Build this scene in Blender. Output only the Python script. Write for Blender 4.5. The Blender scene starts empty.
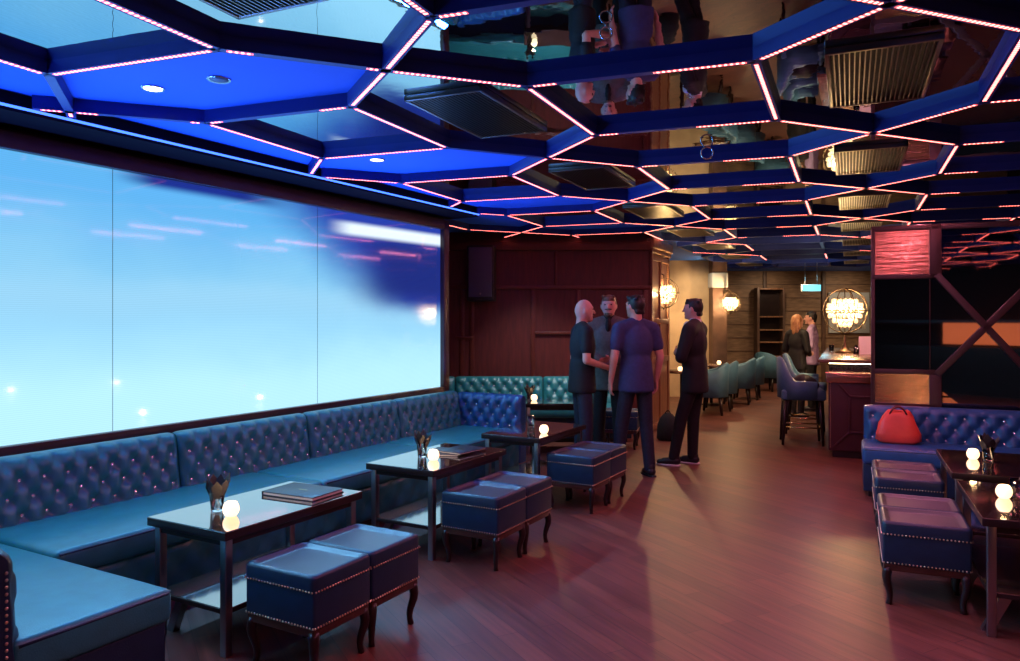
import bpy, bmesh, math, random
from mathutils import Vector, Matrix
random.seed(7)
C = bpy.context.scene.collection
PI = math.pi
R = math.radians
sin, cos = math.sin, math.cos
CAM_H = 1.56
F = 752.0
# the two building axes: A = video wall side, B = right hand side and ceiling grid
A = R(29.3); B = R(24.3)
uA = Vector((sin(A), cos(A), 0)); nA = Vector((cos(A), -sin(A), 0))
uB = Vector((sin(B), cos(B), 0)); nB = Vector((cos(B), -sin(B), 0))
def PA(s, t, z=0): return uA*s + nA*t + Vector((0, 0, z))
def PB(s, t, z=0): return uB*s + nB*t + Vector((0, 0, z))

# ------------------------------------------------------------------ materials
M = {}
def mat(name, col, rough=.5, metal=0., noise=0., nscale=8., bump=0., bscale=40., emit=None, estr=0., trans=0., coat=0., spec=.5, stretch=None, ior=1.45):
    m = bpy.data.materials.new(name); m.use_nodes = True
    nt = m.node_tree; p = nt.nodes['Principled BSDF']
    p.inputs['Base Color'].default_value = (*col, 1)
    p.inputs['Roughness'].default_value = rough
    p.inputs['Metallic'].default_value = metal
    p.inputs['Specular IOR Level'].default_value = spec
    p.inputs['Transmission Weight'].default_value = trans
    p.inputs['Coat Weight'].default_value = coat
    p.inputs['IOR'].default_value = ior
    if emit:
        p.inputs['Emission Color'].default_value = (*emit, 1)
        p.inputs['Emission Strength'].default_value = estr
    if noise or bump:
        tc = nt.nodes.new('ShaderNodeTexCoord'); mp = nt.nodes.new('ShaderNodeMapping')
        nt.links.new(tc.outputs['Object'], mp.inputs['Vector'])
        if stretch: mp.inputs['Scale'].default_value = stretch
    if noise:
        n = nt.nodes.new('ShaderNodeTexNoise'); n.inputs['Scale'].default_value = nscale; n.inputs['Detail'].default_value = 5
        nt.links.new(mp.outputs['Vector'], n.inputs['Vector'])
        r = nt.nodes.new('ShaderNodeValToRGB')
        r.color_ramp.elements[0].position = .3; r.color_ramp.elements[1].position = .7
        r.color_ramp.elements[0].color = (*[max(0, c*(1-noise)) for c in col], 1)
        r.color_ramp.elements[1].color = (*[min(1, c*(1+noise)) for c in col], 1)
        nt.links.new(n.outputs['Fac'], r.inputs['Fac']); nt.links.new(r.outputs['Color'], p.inputs['Base Color'])
    if bump:
        n2 = nt.nodes.new('ShaderNodeTexNoise'); n2.inputs['Scale'].default_value = bscale; n2.inputs['Detail'].default_value = 3
        nt.links.new(mp.outputs['Vector'], n2.inputs['Vector'])
        b = nt.nodes.new('ShaderNodeBump'); b.inputs['Strength'].default_value = bump; b.inputs['Distance'].default_value = .02
        nt.links.new(n2.outputs['Fac'], b.inputs['Height']); nt.links.new(b.outputs['Normal'], p.inputs['Normal'])
    M[name] = m
    return m

mat('leather', (.020, .180, .205), .33, noise=.12, nscale=12, bump=.12, bscale=160, spec=.6)
mat('leather_blue', (.016, .085, .23), .36, noise=.12, nscale=12, bump=.12, bscale=160, spec=.6)
mat('leather_box', (.007, .028, .062), .4, noise=.12, nscale=12, bump=.1, bscale=160, spec=.5)
mat('leather_top', (.045, .05, .065), .36, noise=.1, nscale=10, bump=.02, bscale=160, spec=.7)
mat('button', (.85, .88, .9), .2, metal=.8)
mat('nail', (.80, .62, .42), .3, metal=1.)
mat('dark_wood', (.018, .010, .010), .3, noise=.3, nscale=6, spec=.5)
mat('table_wood', (.085, .050, .042), .07, metal=.62, noise=.35, nscale=5, stretch=(10, 1, 10), spec=1., coat=1., ior=1.9)
M['table_wood'].node_tree.nodes['Principled BSDF'].inputs['Coat IOR'].default_value = 3.4
M['table_wood'].node_tree.nodes['Principled BSDF'].inputs['Coat Roughness'].default_value = .05
mat('steel', (.32, .32, .36), .3, metal=1.)
mat('apron_wood', (.055, .020, .014), .3, noise=.3, nscale=8, stretch=(1, 6, 6))
mat('panel_wood', (.075, .012, .011), .42, noise=.25, nscale=4, stretch=(9, 9, 1))
mat('panel_trim', (.085, .016, .012), .35, noise=.2, nscale=6)
mat('warm_wood', (.20, .095, .05), .4, noise=.35, nscale=4, stretch=(9, 9, 1))
mat('frame_wood', (.050, .022, .025), .35, noise=.2, nscale=8)
mat('beam_paint', (.010, .022, .19), .5, noise=.06, nscale=6)
mat('ceiling_paint', (.03, .16, .78), .7, noise=.03, nscale=3)
mat('soffit_paint', (.008, .005, .009), .85, spec=.1, noise=.1, nscale=5)
mat('dark_wall', (.016, .010, .014), .6, noise=.15, nscale=3)
mat('mirror', (.54, .73, .82), .012, metal=1., bump=.05, bscale=3.0)
mat('dark_mirror', (.30, .25, .25), .025, metal=1., noise=.03)
mat('copper', (.62, .34, .22), .24, metal=1., bump=.22, bscale=5, stretch=(.6, .6, 7))
mat('brass', (.75, .52, .25), .25, metal=1.)
mat('vent_metal', (.22, .18, .15), .3, metal=1.)
mat('vent_dark', (.006, .005, .006), .6, noise=.1)
mat('black_plastic', (.012, .012, .016), .45, noise=.1, nscale=30)
mat('speaker_mesh', (.07, .08, .14), .5, noise=.3, nscale=200)
mat('black_paper', (.012, .011, .012), .6, noise=.2, nscale=30)
mat('menu_cover', (.02, .022, .035), .35, noise=.2, nscale=20, bump=.05, bscale=200)
mat('menu_page', (.7, .68, .6), .7, noise=.05)
mat('glass', (1, 1, 1), .02, trans=1., spec=.5)
mat('candle_glass', (1, .86, .7), .3, emit=(1., .66, .34), estr=2.2)
mat('flame', (1, .8, .5), .5, emit=(1, .75, .42), estr=14)
mat('skin', (.58, .30, .23), .5, noise=.06, nscale=15)
mat('hair_dark', (.012, .009, .008), .5, noise=.3, nscale=60)
mat('hair_brown', (.12, .065, .035), .5, noise=.3, nscale=60)
mat('hair_blond', (.35, .17, .08), .5, noise=.3, nscale=60)
mat('cloth_black', (.006, .006, .008), .8, noise=.25, nscale=30)
mat('cloth_grey', (.10, .09, .085), .75, noise=.2, nscale=30)
mat('cloth_navy', (.030, .035, .110), .8, noise=.15, nscale=30)
mat('cloth_jeans', (.012, .014, .030), .8, noise=.25, nscale=40)
mat('cloth_white', (.7, .68, .72), .7, noise=.05)
mat('cloth_lilac', (.36, .25, .45), .8, noise=.1, nscale=20)
mat('shoe', (.015, .012, .016), .4, noise=.1)
mat('shoe_sole', (.65, .6, .6), .5, noise=.05)
mat('eye', (.02, .015, .015), .2)
mat('lip', (.35, .12, .10), .5)
mat('bag_red', (.75, .075, .045), .4, noise=.12, nscale=6, bump=.3, bscale=9)
mat('bag_handle', (.12, .02, .02), .4, noise=.1)
mat('chair_fabric', (.05, .14, .22), .6, noise=.1, nscale=10)
mat('chair_leg', (.014, .008, .007), .35, noise=.2)
mat('bar_leather', (.055, .015, .018), .4, noise=.12, nscale=9, bump=.06, bscale=120)
mat('bar_top', (.13, .07, .045), .25, noise=.3, nscale=5, stretch=(6, 1, 6))
mat('granite', (.012, .010, .014), .2, noise=.4, nscale=60)
mat('plaster', (.50, .36, .22), .7, noise=.15, nscale=3)
mat('plank', (.19, .115, .07), .6, noise=.35, nscale=3, stretch=(1.5, 1, 9))
mat('shelf_wood', (.085, .045, .032), .5, noise=.3, nscale=5)
mat('white_paint', (.40, .43, .45), .5, noise=.05)
mat('paper', (.75, .72, .68), .7, noise=.05)
mat('poster_ink', (.45, .42, .38), .7, noise=.6, nscale=9)
mat('crystal', (.95, .80, .55), .08, emit=(1, .62, .26), estr=1.8, spec=.9)
mat('bulb', (1, .9, .7), .3, emit=(1, .76, .42), estr=28)
mat('iron', (.10, .07, .045), .4, metal=1.)
mat('chrome', (.7, .75, .9), .12, metal=1.)
mat('lamp_on', (1, 1, 1), .5, emit=(1, .9, .8), estr=7)
mat('lamp_off', (.08, .10, .2), .4, noise=.1)
mat('exit_face', (.02, .05, .05), .5, emit=(.22, .88, 1.), estr=1.25)
mat('cove_lamp', (.2, .3, 1), .5, emit=(.05, .16, 1.0), estr=3.)
mat('amber', (.8, .3, .1), .4, emit=(.95, .22, .06), estr=1.2)
mat('lilac_glow', (.7, .6, .8), .5, noise=.2)

def led_mat():
    m = bpy.data.materials.new('led_diodes'); m.use_nodes = True
    nt = m.node_tree; p = nt.nodes['Principled BSDF']
    tc = nt.nodes.new('ShaderNodeTexCoord'); sx = nt.nodes.new('ShaderNodeSeparateXYZ')
    nt.links.new(tc.outputs['Object'], sx.inputs[0])
    def math_n(op, a, b=None):
        n = nt.nodes.new('ShaderNodeMath'); n.operation = op
        if hasattr(a, 'is_output'): nt.links.new(a, n.inputs[0])
        else: n.inputs[0].default_value = a
        if b is not None: n.inputs[1].default_value = b
        return n.outputs[0]
    fx = math_n('PINGPONG', sx.outputs['X'], .0125)      # one diode every 2.5 cm along the strip
    g = nt.nodes.new('ShaderNodeMapRange'); g.inputs['From Min'].default_value = .0035; g.inputs['From Max'].default_value = .008
    g.inputs['To Min'].default_value = 1.; g.inputs['To Max'].default_value = 0.
    nt.links.new(fx, g.inputs['Value'])
    r = nt.nodes.new('ShaderNodeMix'); r.data_type = 'RGBA'
    r.inputs['A'].default_value = (1.6, .17, .16, 1); r.inputs['B'].default_value = (9., 1.5, 1.25, 1)
    nt.links.new(g.outputs[0], r.inputs['Factor'])
    p.inputs['Base Color'].default_value = (.8, .3, .3, 1)
    nt.links.new(r.outputs['Result'], p.inputs['Emission Color'])
    p.inputs['Emission Strength'].default_value = LED
    M['led'] = m
LED = 1.25
led_mat()

def floor_mat():
    m = bpy.data.materials.new('parquet'); m.use_nodes = True
    nt = m.node_tree; p = nt.nodes['Principled BSDF']; L = nt.links.new
    tc = nt.nodes.new('ShaderNodeTexCoord'); mp = nt.nodes.new('ShaderNodeMapping')
    mp.inputs['Rotation'].default_value = (0, 0, R(-118)); L(tc.outputs['Object'], mp.inputs['Vector'])
    br = nt.nodes.new('ShaderNodeTexBrick'); br.offset = .37
    br.inputs['Scale'].default_value = 1; br.inputs['Brick Width'].default_value = 1.1; br.inputs['Row Height'].default_value = .12
    br.inputs['Mortar Size'].default_value = .0022; br.inputs['Mortar Smooth'].default_value = .1
    br.inputs['Color1'].default_value = (.165, .058, .040, 1); br.inputs['Color2'].default_value = (.105, .037, .029, 1)
    br.inputs['Mortar'].default_value = (.06, .021, .018, 1)
    L(mp.outputs['Vector'], br.inputs['Vector'])
    mp2 = nt.nodes.new('ShaderNodeMapping'); mp2.inputs['Scale'].default_value = (1.6, 22, 1); L(mp.outputs['Vector'], mp2.inputs['Vector'])
    n = nt.nodes.new('ShaderNodeTexNoise'); n.inputs['Scale'].default_value = 1.4; n.inputs['Detail'].default_value = 6; L(mp2.outputs['Vector'], n.inputs['Vector'])
    mx = nt.nodes.new('ShaderNodeMix'); mx.data_type = 'RGBA'; mx.blend_type = 'MULTIPLY'; mx.inputs['Factor'].default_value = .75
    rr = nt.nodes.new('ShaderNodeValToRGB'); rr.color_ramp.elements[0].position = .3; rr.color_ramp.elements[1].position = .72
    rr.color_ramp.elements[0].color = (.42, .38, .38, 1); rr.color_ramp.elements[1].color = (1.3, 1.25, 1.2, 1)
    L(n.outputs['Fac'], rr.inputs['Fac']); L(br.outputs['Color'], mx.inputs['A']); L(rr.outputs['Color'], mx.inputs['B'])
    L(mx.outputs['Result'], p.inputs['Base Color'])
    rg = nt.nodes.new('ShaderNodeMapRange'); rg.inputs['To Min'].default_value = .34; rg.inputs['To Max'].default_value = .50
    L(n.outputs['Fac'], rg.inputs['Value']); L(rg.outputs[0], p.inputs['Roughness'])
    b = nt.nodes.new('ShaderNodeBump'); b.inputs['Strength'].default_value = .25; b.inputs['Distance'].default_value = .004
    L(n.outputs['Fac'], b.inputs['Height']); L(b.outputs['Normal'], p.inputs['Normal'])
    M['floor'] = m
floor_mat()

# ------------------------------------------------------------------ mesh builder
class MB:
    def __init__(s): s.bm = bmesh.new(); s.mi = 0; s.smooth = False
    def _new(s, n0):
        for f in s.bm.faces:
            if f.index == -1 or f.tag is False: pass
    def faces(s, fs, smooth=None):
        for f in fs:
            f.material_index = s.mi; f.smooth = s.smooth if smooth is None else smooth
    def poly(s, verts, faces, mtx=None, smooth=None):
        vs = [s.bm.verts.new(mtx @ Vector(v) if mtx else Vector(v)) for v in verts]
        out = []
        for f in faces:
            try: out.append(s.bm.faces.new([vs[i] for i in f]))
            except ValueError: pass
        s.faces(out, smooth); return out
    def box(s, x0, x1, y0, y1, z0, z1, mtx=None, bev=0.):
        if bev <= 0:
            v = [(x, y, z) for z in (z0, z1) for y in (y0, y1) for x in (x0, x1)]
            return s.poly(v, [(0, 2, 3, 1), (4, 5, 7, 6), (0, 1, 5, 4), (2, 6, 7, 3), (0, 4, 6, 2), (1, 3, 7, 5)], mtx)
        b2 = bmesh.new()
        bmesh.ops.create_cube(b2, size=1)
        for v in b2.verts:
            v.co = Vector(((x0+x1)/2+v.co.x*(x1-x0), (y0+y1)/2+v.co.y*(y1-y0), (z0+z1)/2+v.co.z*(z1-z0)))
        bmesh.ops.bevel(b2, geom=list(b2.edges), offset=bev, segments=3, affect='EDGES', profile=.5, clamp_overlap=True)
        s.merge(b2, mtx, True)
    def merge(s, b2, mtx=None, smooth=None):
        b2.verts.index_update()
        mp = {v.index: s.bm.verts.new(mtx @ v.co if mtx else v.co) for v in b2.verts}
        out = []
        for f in b2.faces:
            try: out.append(s.bm.faces.new([mp[v.index] for v in f.verts]))
            except ValueError: pass
        s.faces(out, smooth); b2.free()
    def ring_loft(s, rings, cap=True, closed=True, smooth=True):
        n = len(rings[0]); vr = [[s.bm.verts.new(p) for p in r] for r in rings]; out = []
        for a, b in zip(vr, vr[1:]):
            for i in range(n if closed else n-1):
                j = (i+1) % n
                try: out.append(s.bm.faces.new((a[i], a[j], b[j], b[i])))
                except ValueError: pass
        s.faces(out, smooth)
        if cap:
            c = []
            for r, rev in ((vr[0], True), (vr[-1], False)):
                try: c.append(s.bm.faces.new(list(reversed(r)) if rev else r))
                except ValueError: pass
            s.faces(c, False)
    def tube(s, pts, r, n=10, cap=True):
        pts = [Vector(p) for p in pts]; rings = []; up = None
        rs = r if isinstance(r, (list, tuple)) else [r]*len(pts)
        for i, p in enumerate(pts):
            d = (pts[min(i+1, len(pts)-1)] - pts[max(i-1, 0)]).normalized()
            if up is None: up = Vector((0, 0, 1)) if abs(d.z) < .9 else Vector((1, 0, 0))
            x = d.cross(up).normalized(); y = x.cross(d).normalized(); up = y
            rings.append([p + x*cos(2*PI*k/n)*rs[i] + y*sin(2*PI*k/n)*rs[i] for k in range(n)])
        s.ring_loft(rings, cap)
    def lathe(s, prof, n=20, c=(0, 0, 0), mtx=None):
        c = Vector(c); rings = []
        for r, z in prof:
            rings.append([(mtx @ Vector((r*cos(2*PI*k/n), r*sin(2*PI*k/n), z)) if mtx else Vector((r*cos(2*PI*k/n), r*sin(2*PI*k/n), z))) + c for k in range(n)])
        s.ring_loft(rings, True)
    def ell(s, c, r, n=14, mtx=None):
        r = (r, r, r) if isinstance(r, (int, float)) else r
        b2 = bmesh.new(); bmesh.ops.create_uvsphere(b2, u_segments=n, v_segments=max(6, n*2//3), radius=1)
        m = Matrix.Translation(Vector(c)) @ (mtx if mtx else Matrix.Identity(4)) @ Matrix.Diagonal((*r, 1))
        s.merge(b2, m, True)
    def cap(s, a, b, ra, rb, n=12):
        """tapered capsule"""
        a = Vector(a); b = Vector(b); d = b-a; L = d.length
        if L < 1e-5: return s.ell(a, ra)
        q = d.to_track_quat('Z', 'Y').to_matrix().to_4x4()
        prof = [(ra*cos(t), ra*sin(t)) for t in [-PI/2+.02, -PI/3, -PI/6, 0]] + [(rb*cos(t), L+rb*sin(t)) for t in [0, PI/6, PI/3, PI/2-.02]]
        s.lathe(prof, n, a, q)
    def torus(s, c, r0, r1, mtx=None, n=36, k=8):
        pts = []
        rings = []
        m = mtx if mtx else Matrix.Identity(4)
        for i in range(n+1):
            a = 2*PI*i/n
            rings.append([Vector(c) + m @ Vector(((r0+r1*cos(2*PI*j/k))*cos(a), (r0+r1*cos(2*PI*j/k))*sin(a), r1*sin(2*PI*j/k))) for j in range(k)])
        s.ring_loft(rings, False)
        bmesh.ops.remove_doubles(s.bm, verts=[v for v in s.bm.verts], dist=1e-6)
    def build(s, name, mats, parent=None, loc=None, rotz=0, recalc=True):
        if recalc: bmesh.ops.recalc_face_normals(s.bm, faces=s.bm.faces)
        me = bpy.data.meshes.new(name); s.bm.to_mesh(me); s.bm.free()
        for m in (mats if isinstance(mats, (list, tuple)) else [mats]): me.materials.append(M[m])
        o = bpy.data.objects.new(name, me); C.objects.link(o)
        if parent: o.parent = parent
        if loc is not None: o.location = loc
        o.rotation_euler = (0, 0, rotz)
        return o

def tag(o, label=None, cat=None, group=None, kind=None):
    if label: o['label'] = label
    if cat: o['category'] = cat
    if group: o['group'] = group
    if kind: o['kind'] = kind
    return o
def thing(name, label, cat, loc, rotz=0, group=None):
    o = bpy.data.objects.new(name, None); C.objects.link(o); o.empty_display_size = .1
    o.location = loc; o.rotation_euler = (0, 0, rotz)
    return tag(o, label, cat, group)
def copy_tree(o, parent=None):
    c = o.copy(); C.objects.link(c)
    if parent: c.parent = parent
    for ch in [x for x in bpy.data.objects if x.parent == o]: copy_tree(ch, c)
    return c
def place(proto, first, loc, rotz, label, group=None):
    o = proto if first else copy_tree(proto)
    o.location = loc; o.rotation_euler = (0, 0, rotz); o['label'] = label
    if group: o['group'] = group
    return o
def struct(o): o['kind'] = 'structure'; return o

# ------------------------------------------------------------------ room shell
Z_LED = 2.70; Z_CEIL = 2.772
mb = MB(); mb.box(-7, 13, -4.2, 19, -.1, 0); struct(mb.build('floor', 'floor'))

SCR_T = -4.6                                   # perpendicular distance of the video wall
# left wall carrying the video wall
mb = MB(); mb.box(-3.2, 6.82, SCR_T-.35, SCR_T-.06, 0, 2.95, Matrix(((uA.x, nA.x, 0, 0), (uA.y, nA.y, 0, 0), (0, 0, 1, 0), (0, 0, 0, 1))))
struct(mb.build('wall_left', 'dark_wall'))
MA = Matrix(((uA.x, nA.x, 0, 0), (uA.y, nA.y, 0, 0), (0, 0, 1, 0), (0, 0, 0, 1)))   # (s,t,z) -> world
MBX = Matrix(((uB.x, nB.x, 0, 0), (uB.y, nB.y, 0, 0), (0, 0, 1, 0), (0, 0, 0, 1)))
# soffit over the screen
mb = MB(); mb.box(-3.2, 6.9, SCR_T-.06, -4.26, 2.67, 2.95, MA); struct(mb.build('soffit_left', 'soffit_paint'))
mb = MB(); mb.box(-3.2, 6.9, -4.26, -4.25, 2.688, 2.70, MA)
cove = mb.build('cove_light', 'cove_lamp'); tag(cove, 'thin blue light line running along the ceiling edge above the video wall', 'light strip')
# recess at the far end of the screen and the maroon back wall
pe = PA(6.82, SCR_T-.35); q = Vector((-2.3, 10.4, 0))
d = (q-pe); ang = math.atan2(d.y, d.x)
mb = MB(); mb.box(0, d.length, 0, .15, 0, 2.95, Matrix.Translation(pe) @ Matrix.Rotation(ang, 4, 'Z')); struct(mb.build('wall_recess', 'dark_wall'))
WY = 10.4
wb = MB(); wb.box(-2.4, 1.94, WY, WY+.3, 0, 2.9); wall_back = struct(wb.build('wall_back', 'panel_wood'))
def trim_bar(m, x0, x1, z0, z1, th=.03): m.box(x0, x1, WY-th, WY, z0, z1, None, .006)
t_ = MB()
trim_bar(t_, -2.4, 1.94, 1.98, 2.04); trim_bar(t_, -2.4, 1.94, 2.52, 2.64, .05)
for px in (557, 652): x = (px-510)/752*WY; trim_bar(t_, x-.035, x, 2.04, 2.52)
for px in (462, 472, 533, 578, 645): x = (px-510)/752*WY; trim_bar(t_, x-.03, x+.03, .75, 1.98, .02)
x = (535-510)/752*WY; trim_bar(t_, x, x+1.55, 1.36, 1.40, .045)
trim_bar(t_, -.75, -.5, 1.30, 1.335, .035)
t_.build('panel_moulding', 'panel_trim', wall_back)
# end pilaster of the back wall
pm = Matrix.Translation((1.94, WY, 0)) @ Matrix.Rotation(-B, 4, 'Z')
mb = MB(); mb.box(-.3, 0, .02, 1.15, 0, 2.75, pm); pil = struct(mb.build('column_back', 'warm_wood'))
mb = MB()
for y0, y1, z0, z1 in ((.02, .1, 0, 2.5), (.52, .6, 0, 2.5), (1.06, 1.14, 0, 2.5)): mb.box(-.01, .02, y0, y1, z0, z1, pm, .005)
for z in (0.02, .95, 1.5, 2.4): mb.box(-.01, .02, .1, 1.06, z, z+.08, pm, .005)
mb.box(-.35, .06, -.02, 1.2, 2.56, 2.70, pm, .02); mb.box(-.32, .035, .0, 1.18, 2.50, 2.56, pm, .01)
mb.build('pilaster_moulding', 'warm_wood', pil)
# side wall beyond the pilaster, pale wall with lamps, rear wall of boards
mb = MB()
q0 = pm @ Vector((-.25, 1.15, 0)); q1 = Vector((2.75, 15.3, 0)); d = q1-q0
mb.box(0, d.length, 0, .2, 0, 2.95, Matrix.Translation(q0) @ Matrix.Rotation(math.atan2(d.y, d.x), 4, 'Z')); struct(mb.build('wall_side', 'warm_wood'))
mb = MB(); mb.box(2.55, 4.05, 15.3, 15.5, 0, 2.9); wall_pale = struct(mb.build('wall_pale', 'plaster'))
mb = MB(); mb.box(2.5, 12.5, 18.6, 18.8, 0, 2.95); wall_rear = struct(mb.build('wall_far', 'plank'))
mb = MB()
for k in range(9): mb.box(3.9, 11, 18.585, 18.6, .12+k*.33, .14+k*.33)
for x in (4.6, 6.25, 7.7, 9.0, 10.2): mb.box(x, x+.09, 18.55, 18.6, 0, 2.9, None, .01)
mb.build('board_joints', 'shelf_wood', wall_rear)
mb = MB(); mb.box(-4.5, 12.5, -4.2, -4.0, 0, 2.95); struct(mb.build('wall_behind', 'dark_wall'))
mb = MB(); mb.box(12.3, 12.5, -4.1, 18.7, 0, 2.95); struct(mb.build('wall_right', 'dark_wall'))
# square pillar in the rear room
mb = MB(); mb.box(4.02, 4.30, 14.9, 15.2, 0, 2.75); pil2 = struct(mb.build('pillar_rear', 'shelf_wood'))
mb = MB(); mb.box(4.0, 4.32, 14.88, 15.22, 2.2, 2.5, None, .02); mb.build('capital', 'white_paint', pil2)

# ------------------------------------------------------------------ ceiling with honeycomb lattice
P = 2.11; SIDE = 1.07
COLS = [(2.19, .51), (.13, .51), (-1.935, .497), (-3.9, .497)]
def s0(t): return 3.47 + .08*(t+.38)
def PL(s, t, z=0):
    return PB(s + .12*min(1, max(0, (3.4-s)/.9)), t, z)
J0, J1 = -3, 7
segs = []      # (kind, a(s,t), b(s,t), lit range list)
for ci, (tc, hw) in enumerate(COLS):
    tl, tr = tc-hw, tc+hw
    for j in range(J0, J1):
        bl, brr, bc = s0(tl)+P*j, s0(tr)+P*j, s0(tc)+P*j
        tipf, tipn = bc+SIDE+(P-SIDE)/2, bc-(P-SIDE)/2
        segs.append(('side', (bl, tl), (bl+SIDE, tl), j, ci, 0)); segs.append(('side', (brr, tr), (brr+SIDE, tr), j, ci, 1))
        segs.append(('diag', (bl+SIDE, tl), (tipf, tc), j, ci, 0)); segs.append(('diag', (tipf, tc), (brr+SIDE, tr), j, ci, 1))
        segs.append(('diag', (bl, tl), (tipn, tc), j, ci, 2)); segs.append(('diag', (tipn, tc), (brr, tr), j, ci, 3))
        if ci+1 < len(COLS):
            t2 = COLS[ci+1][0]+COLS[ci+1][1]
            segs.append(('lat', (bl, tl), (s0(t2)+P*j, t2), j, ci, 0)); segs.append(('lat', (bl+SIDE, tl), (s0(t2)+P*j+SIDE, t2), j, ci, 1))
def inside(p):
    w = PL(*p)
    if w.dot(nA) < -4.25 and w.dot(uA) < 6.9: return False
    if w.x < 1.9 and w.y > WY: return False
    if w.x < -2.2 and w.y > 8.4: return False
    if w.y > 18.5: return False
    if w.y < -3.5: return False
    if (w - Vector((1.94, WY, 0))).dot(nB) < .0 and w.y > WY: return False
    return True
lattice = thing('ceiling_lattice', 'honeycomb lattice of dark blue beams edged with pink lights hanging under the ceiling', 'ceiling lattice', (0, 0, 0))
far = MB(); farled = MB(); nb = 0; cand = []
for kind, a, b, j, ci, q in segs:
    N = 24
    ins = [inside((a[0]+(b[0]-a[0])*k/N, a[1]+(b[1]-a[1])*k/N)) for k in range(N+1)]
    if not any(ins): continue
    k0 = ins.index(True); k1 = N-ins[::-1].index(True)
    if k1-k0 < 2: continue
    c0 = 0 if k0 == 0 else k0/N; c1 = k1/N
    pa = PL(a[0]+(b[0]-a[0])*c0, a[1]+(b[1]-a[1])*c0); pb = PL(a[0]+(b[0]-a[0])*c1, a[1]+(b[1]-a[1])*c1)
    mid = (pa+pb)/2
    vis = mid.y > 1.9 and -.85 < mid.x/max(mid.y, .01) < .85
    cand.append((0 if vis else 1, mid.length, kind, pa, pb, ci, mid, j, q))
cand.sort(key=lambda c: c[:2])
BW = .045
for i, (v, dist, kind, pa, pb, ci, mid, j, q) in enumerate(cand):
    d = pb-pa; L = d.length; ang = math.atan2(d.y, d.x)
    lits = [(.035, L-.035)]
    key = (kind, ci, j, q)
    if key in (('diag', 2, 0, 0), ('diag', 3, -1, 1)): lits = []
    if key in (('diag', 2, -1, 0), ('diag', 3, 0, 3), ('lat', 2, 0, 0)): lits = [(.035, L*.2), (L*.88, L-.035)]
    elif kind == 'lat' and ci == 2: pass
    elif kind == 'lat':          # diodes show only towards the ends of the cross beams
        if ci == 1: lits = [(.035, L*.42), (L*.86, L-.035)]
        else: lits = [(.035, L*.3), (L*.75, L-.035)]
    lit_ok = dist < 11.2 or random.random() < .2
    if i < 98:
        m1 = MB(); m1.box(0, L, -BW/2, BW/2, 0, Z_CEIL-Z_LED+.01);
        o = m1.build('beam', 'beam_paint', lattice, pa + Vector((0, 0, Z_LED)), ang)
        m2 = MB()
        m2.bm.free()
        if lit_ok:
            for l0, l1 in lits:
                m2 = MB(); m2.box(l0, l1, -.0085, .0085, -.0012, .0); m2.build('light_strip', 'led', o)
    else:
        mt = Matrix.Translation(pa + Vector((0, 0, Z_LED))) @ Matrix.Rotation(ang, 4, 'Z')
        far.box(0, L, -BW/2, BW/2, 0, Z_CEIL-Z_LED+.01, mt)
        if lit_ok and dist < 16:
            for l0, l1 in lits: farled.box(l0, l1, -.0085, .0085, -.0012, 0, mt)
fo = far.build('far_beams', 'beam_paint', lattice); fo['kind'] = 'stuff'
fl = farled.build('far_light_strips', 'led', fo); fl['kind'] = 'stuff'

mb = MB(); mb.box(-7, 12.5, -4.1, 18.8, Z_CEIL, 2.97); ceiling = struct(mb.build('ceiling', 'ceiling_paint'))
def inset(poly, d):
    c = sum((Vector((p[0], p[1])) for p in poly), Vector((0, 0)))/len(poly)
    return [tuple(Vector(p) + (c-Vector(p)).normalized()*d) for p in poly]
def mirror_panel(poly):
    if not all(inside(p) for p in inset(poly, .08)): return
    w = [PL(p[0], p[1]) for p in inset(poly, .02)]
    c = sum(w, Vector())/len(w)
    m = MB(); n = len(w)
    m.poly([(p-c)+Vector((0, 0, z)) for z in (0, .012) for p in w], [tuple(range(n))[::-1], tuple(range(n, 2*n))] + [(k, (k+1) % n, n+(k+1) % n, n+k) for k in range(n)])
    o = m.build('mirror_panel', 'mirror', ceiling, c + Vector((0, 0, Z_CEIL-.014)))
vents = []
for ci, (tc, hw) in enumerate(COLS):
    tl, tr = tc-hw, tc+hw
    for j in range(J0, J1):
        bl, brr, bc = s0(tl)+P*j, s0(tr)+P*j, s0(tc)+P*j
        hexa = [(bl, tl), (bl+SIDE, tl), (bc+SIDE+(P-SIDE)/2, tc), (brr+SIDE, tr), (brr, tr), (bc-(P-SIDE)/2, tc)]
        mirror_panel(hexa)
        if ci in (1, 2): vents.append((bc+SIDE/2, tc, ci, j))
        if ci+1 < len(COLS):
            tc2, hw2 = COLS[ci+1]; t2 = tc2+hw2; b2 = s0(t2)+P*j
            mirror_panel([(bl, tl), (b2, t2), (b2+SIDE, t2), (bl+SIDE, tl)])           # square cell
            if ci != 2:
                mirror_panel([(bl+SIDE, tl), (bc+SIDE+(P-SIDE)/2, tc), (bl+P, tl), (b2+P, t2), (s0(tc2)+P*j+SIDE+(P-SIDE)/2, tc2), (b2+SIDE, t2)])
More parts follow.
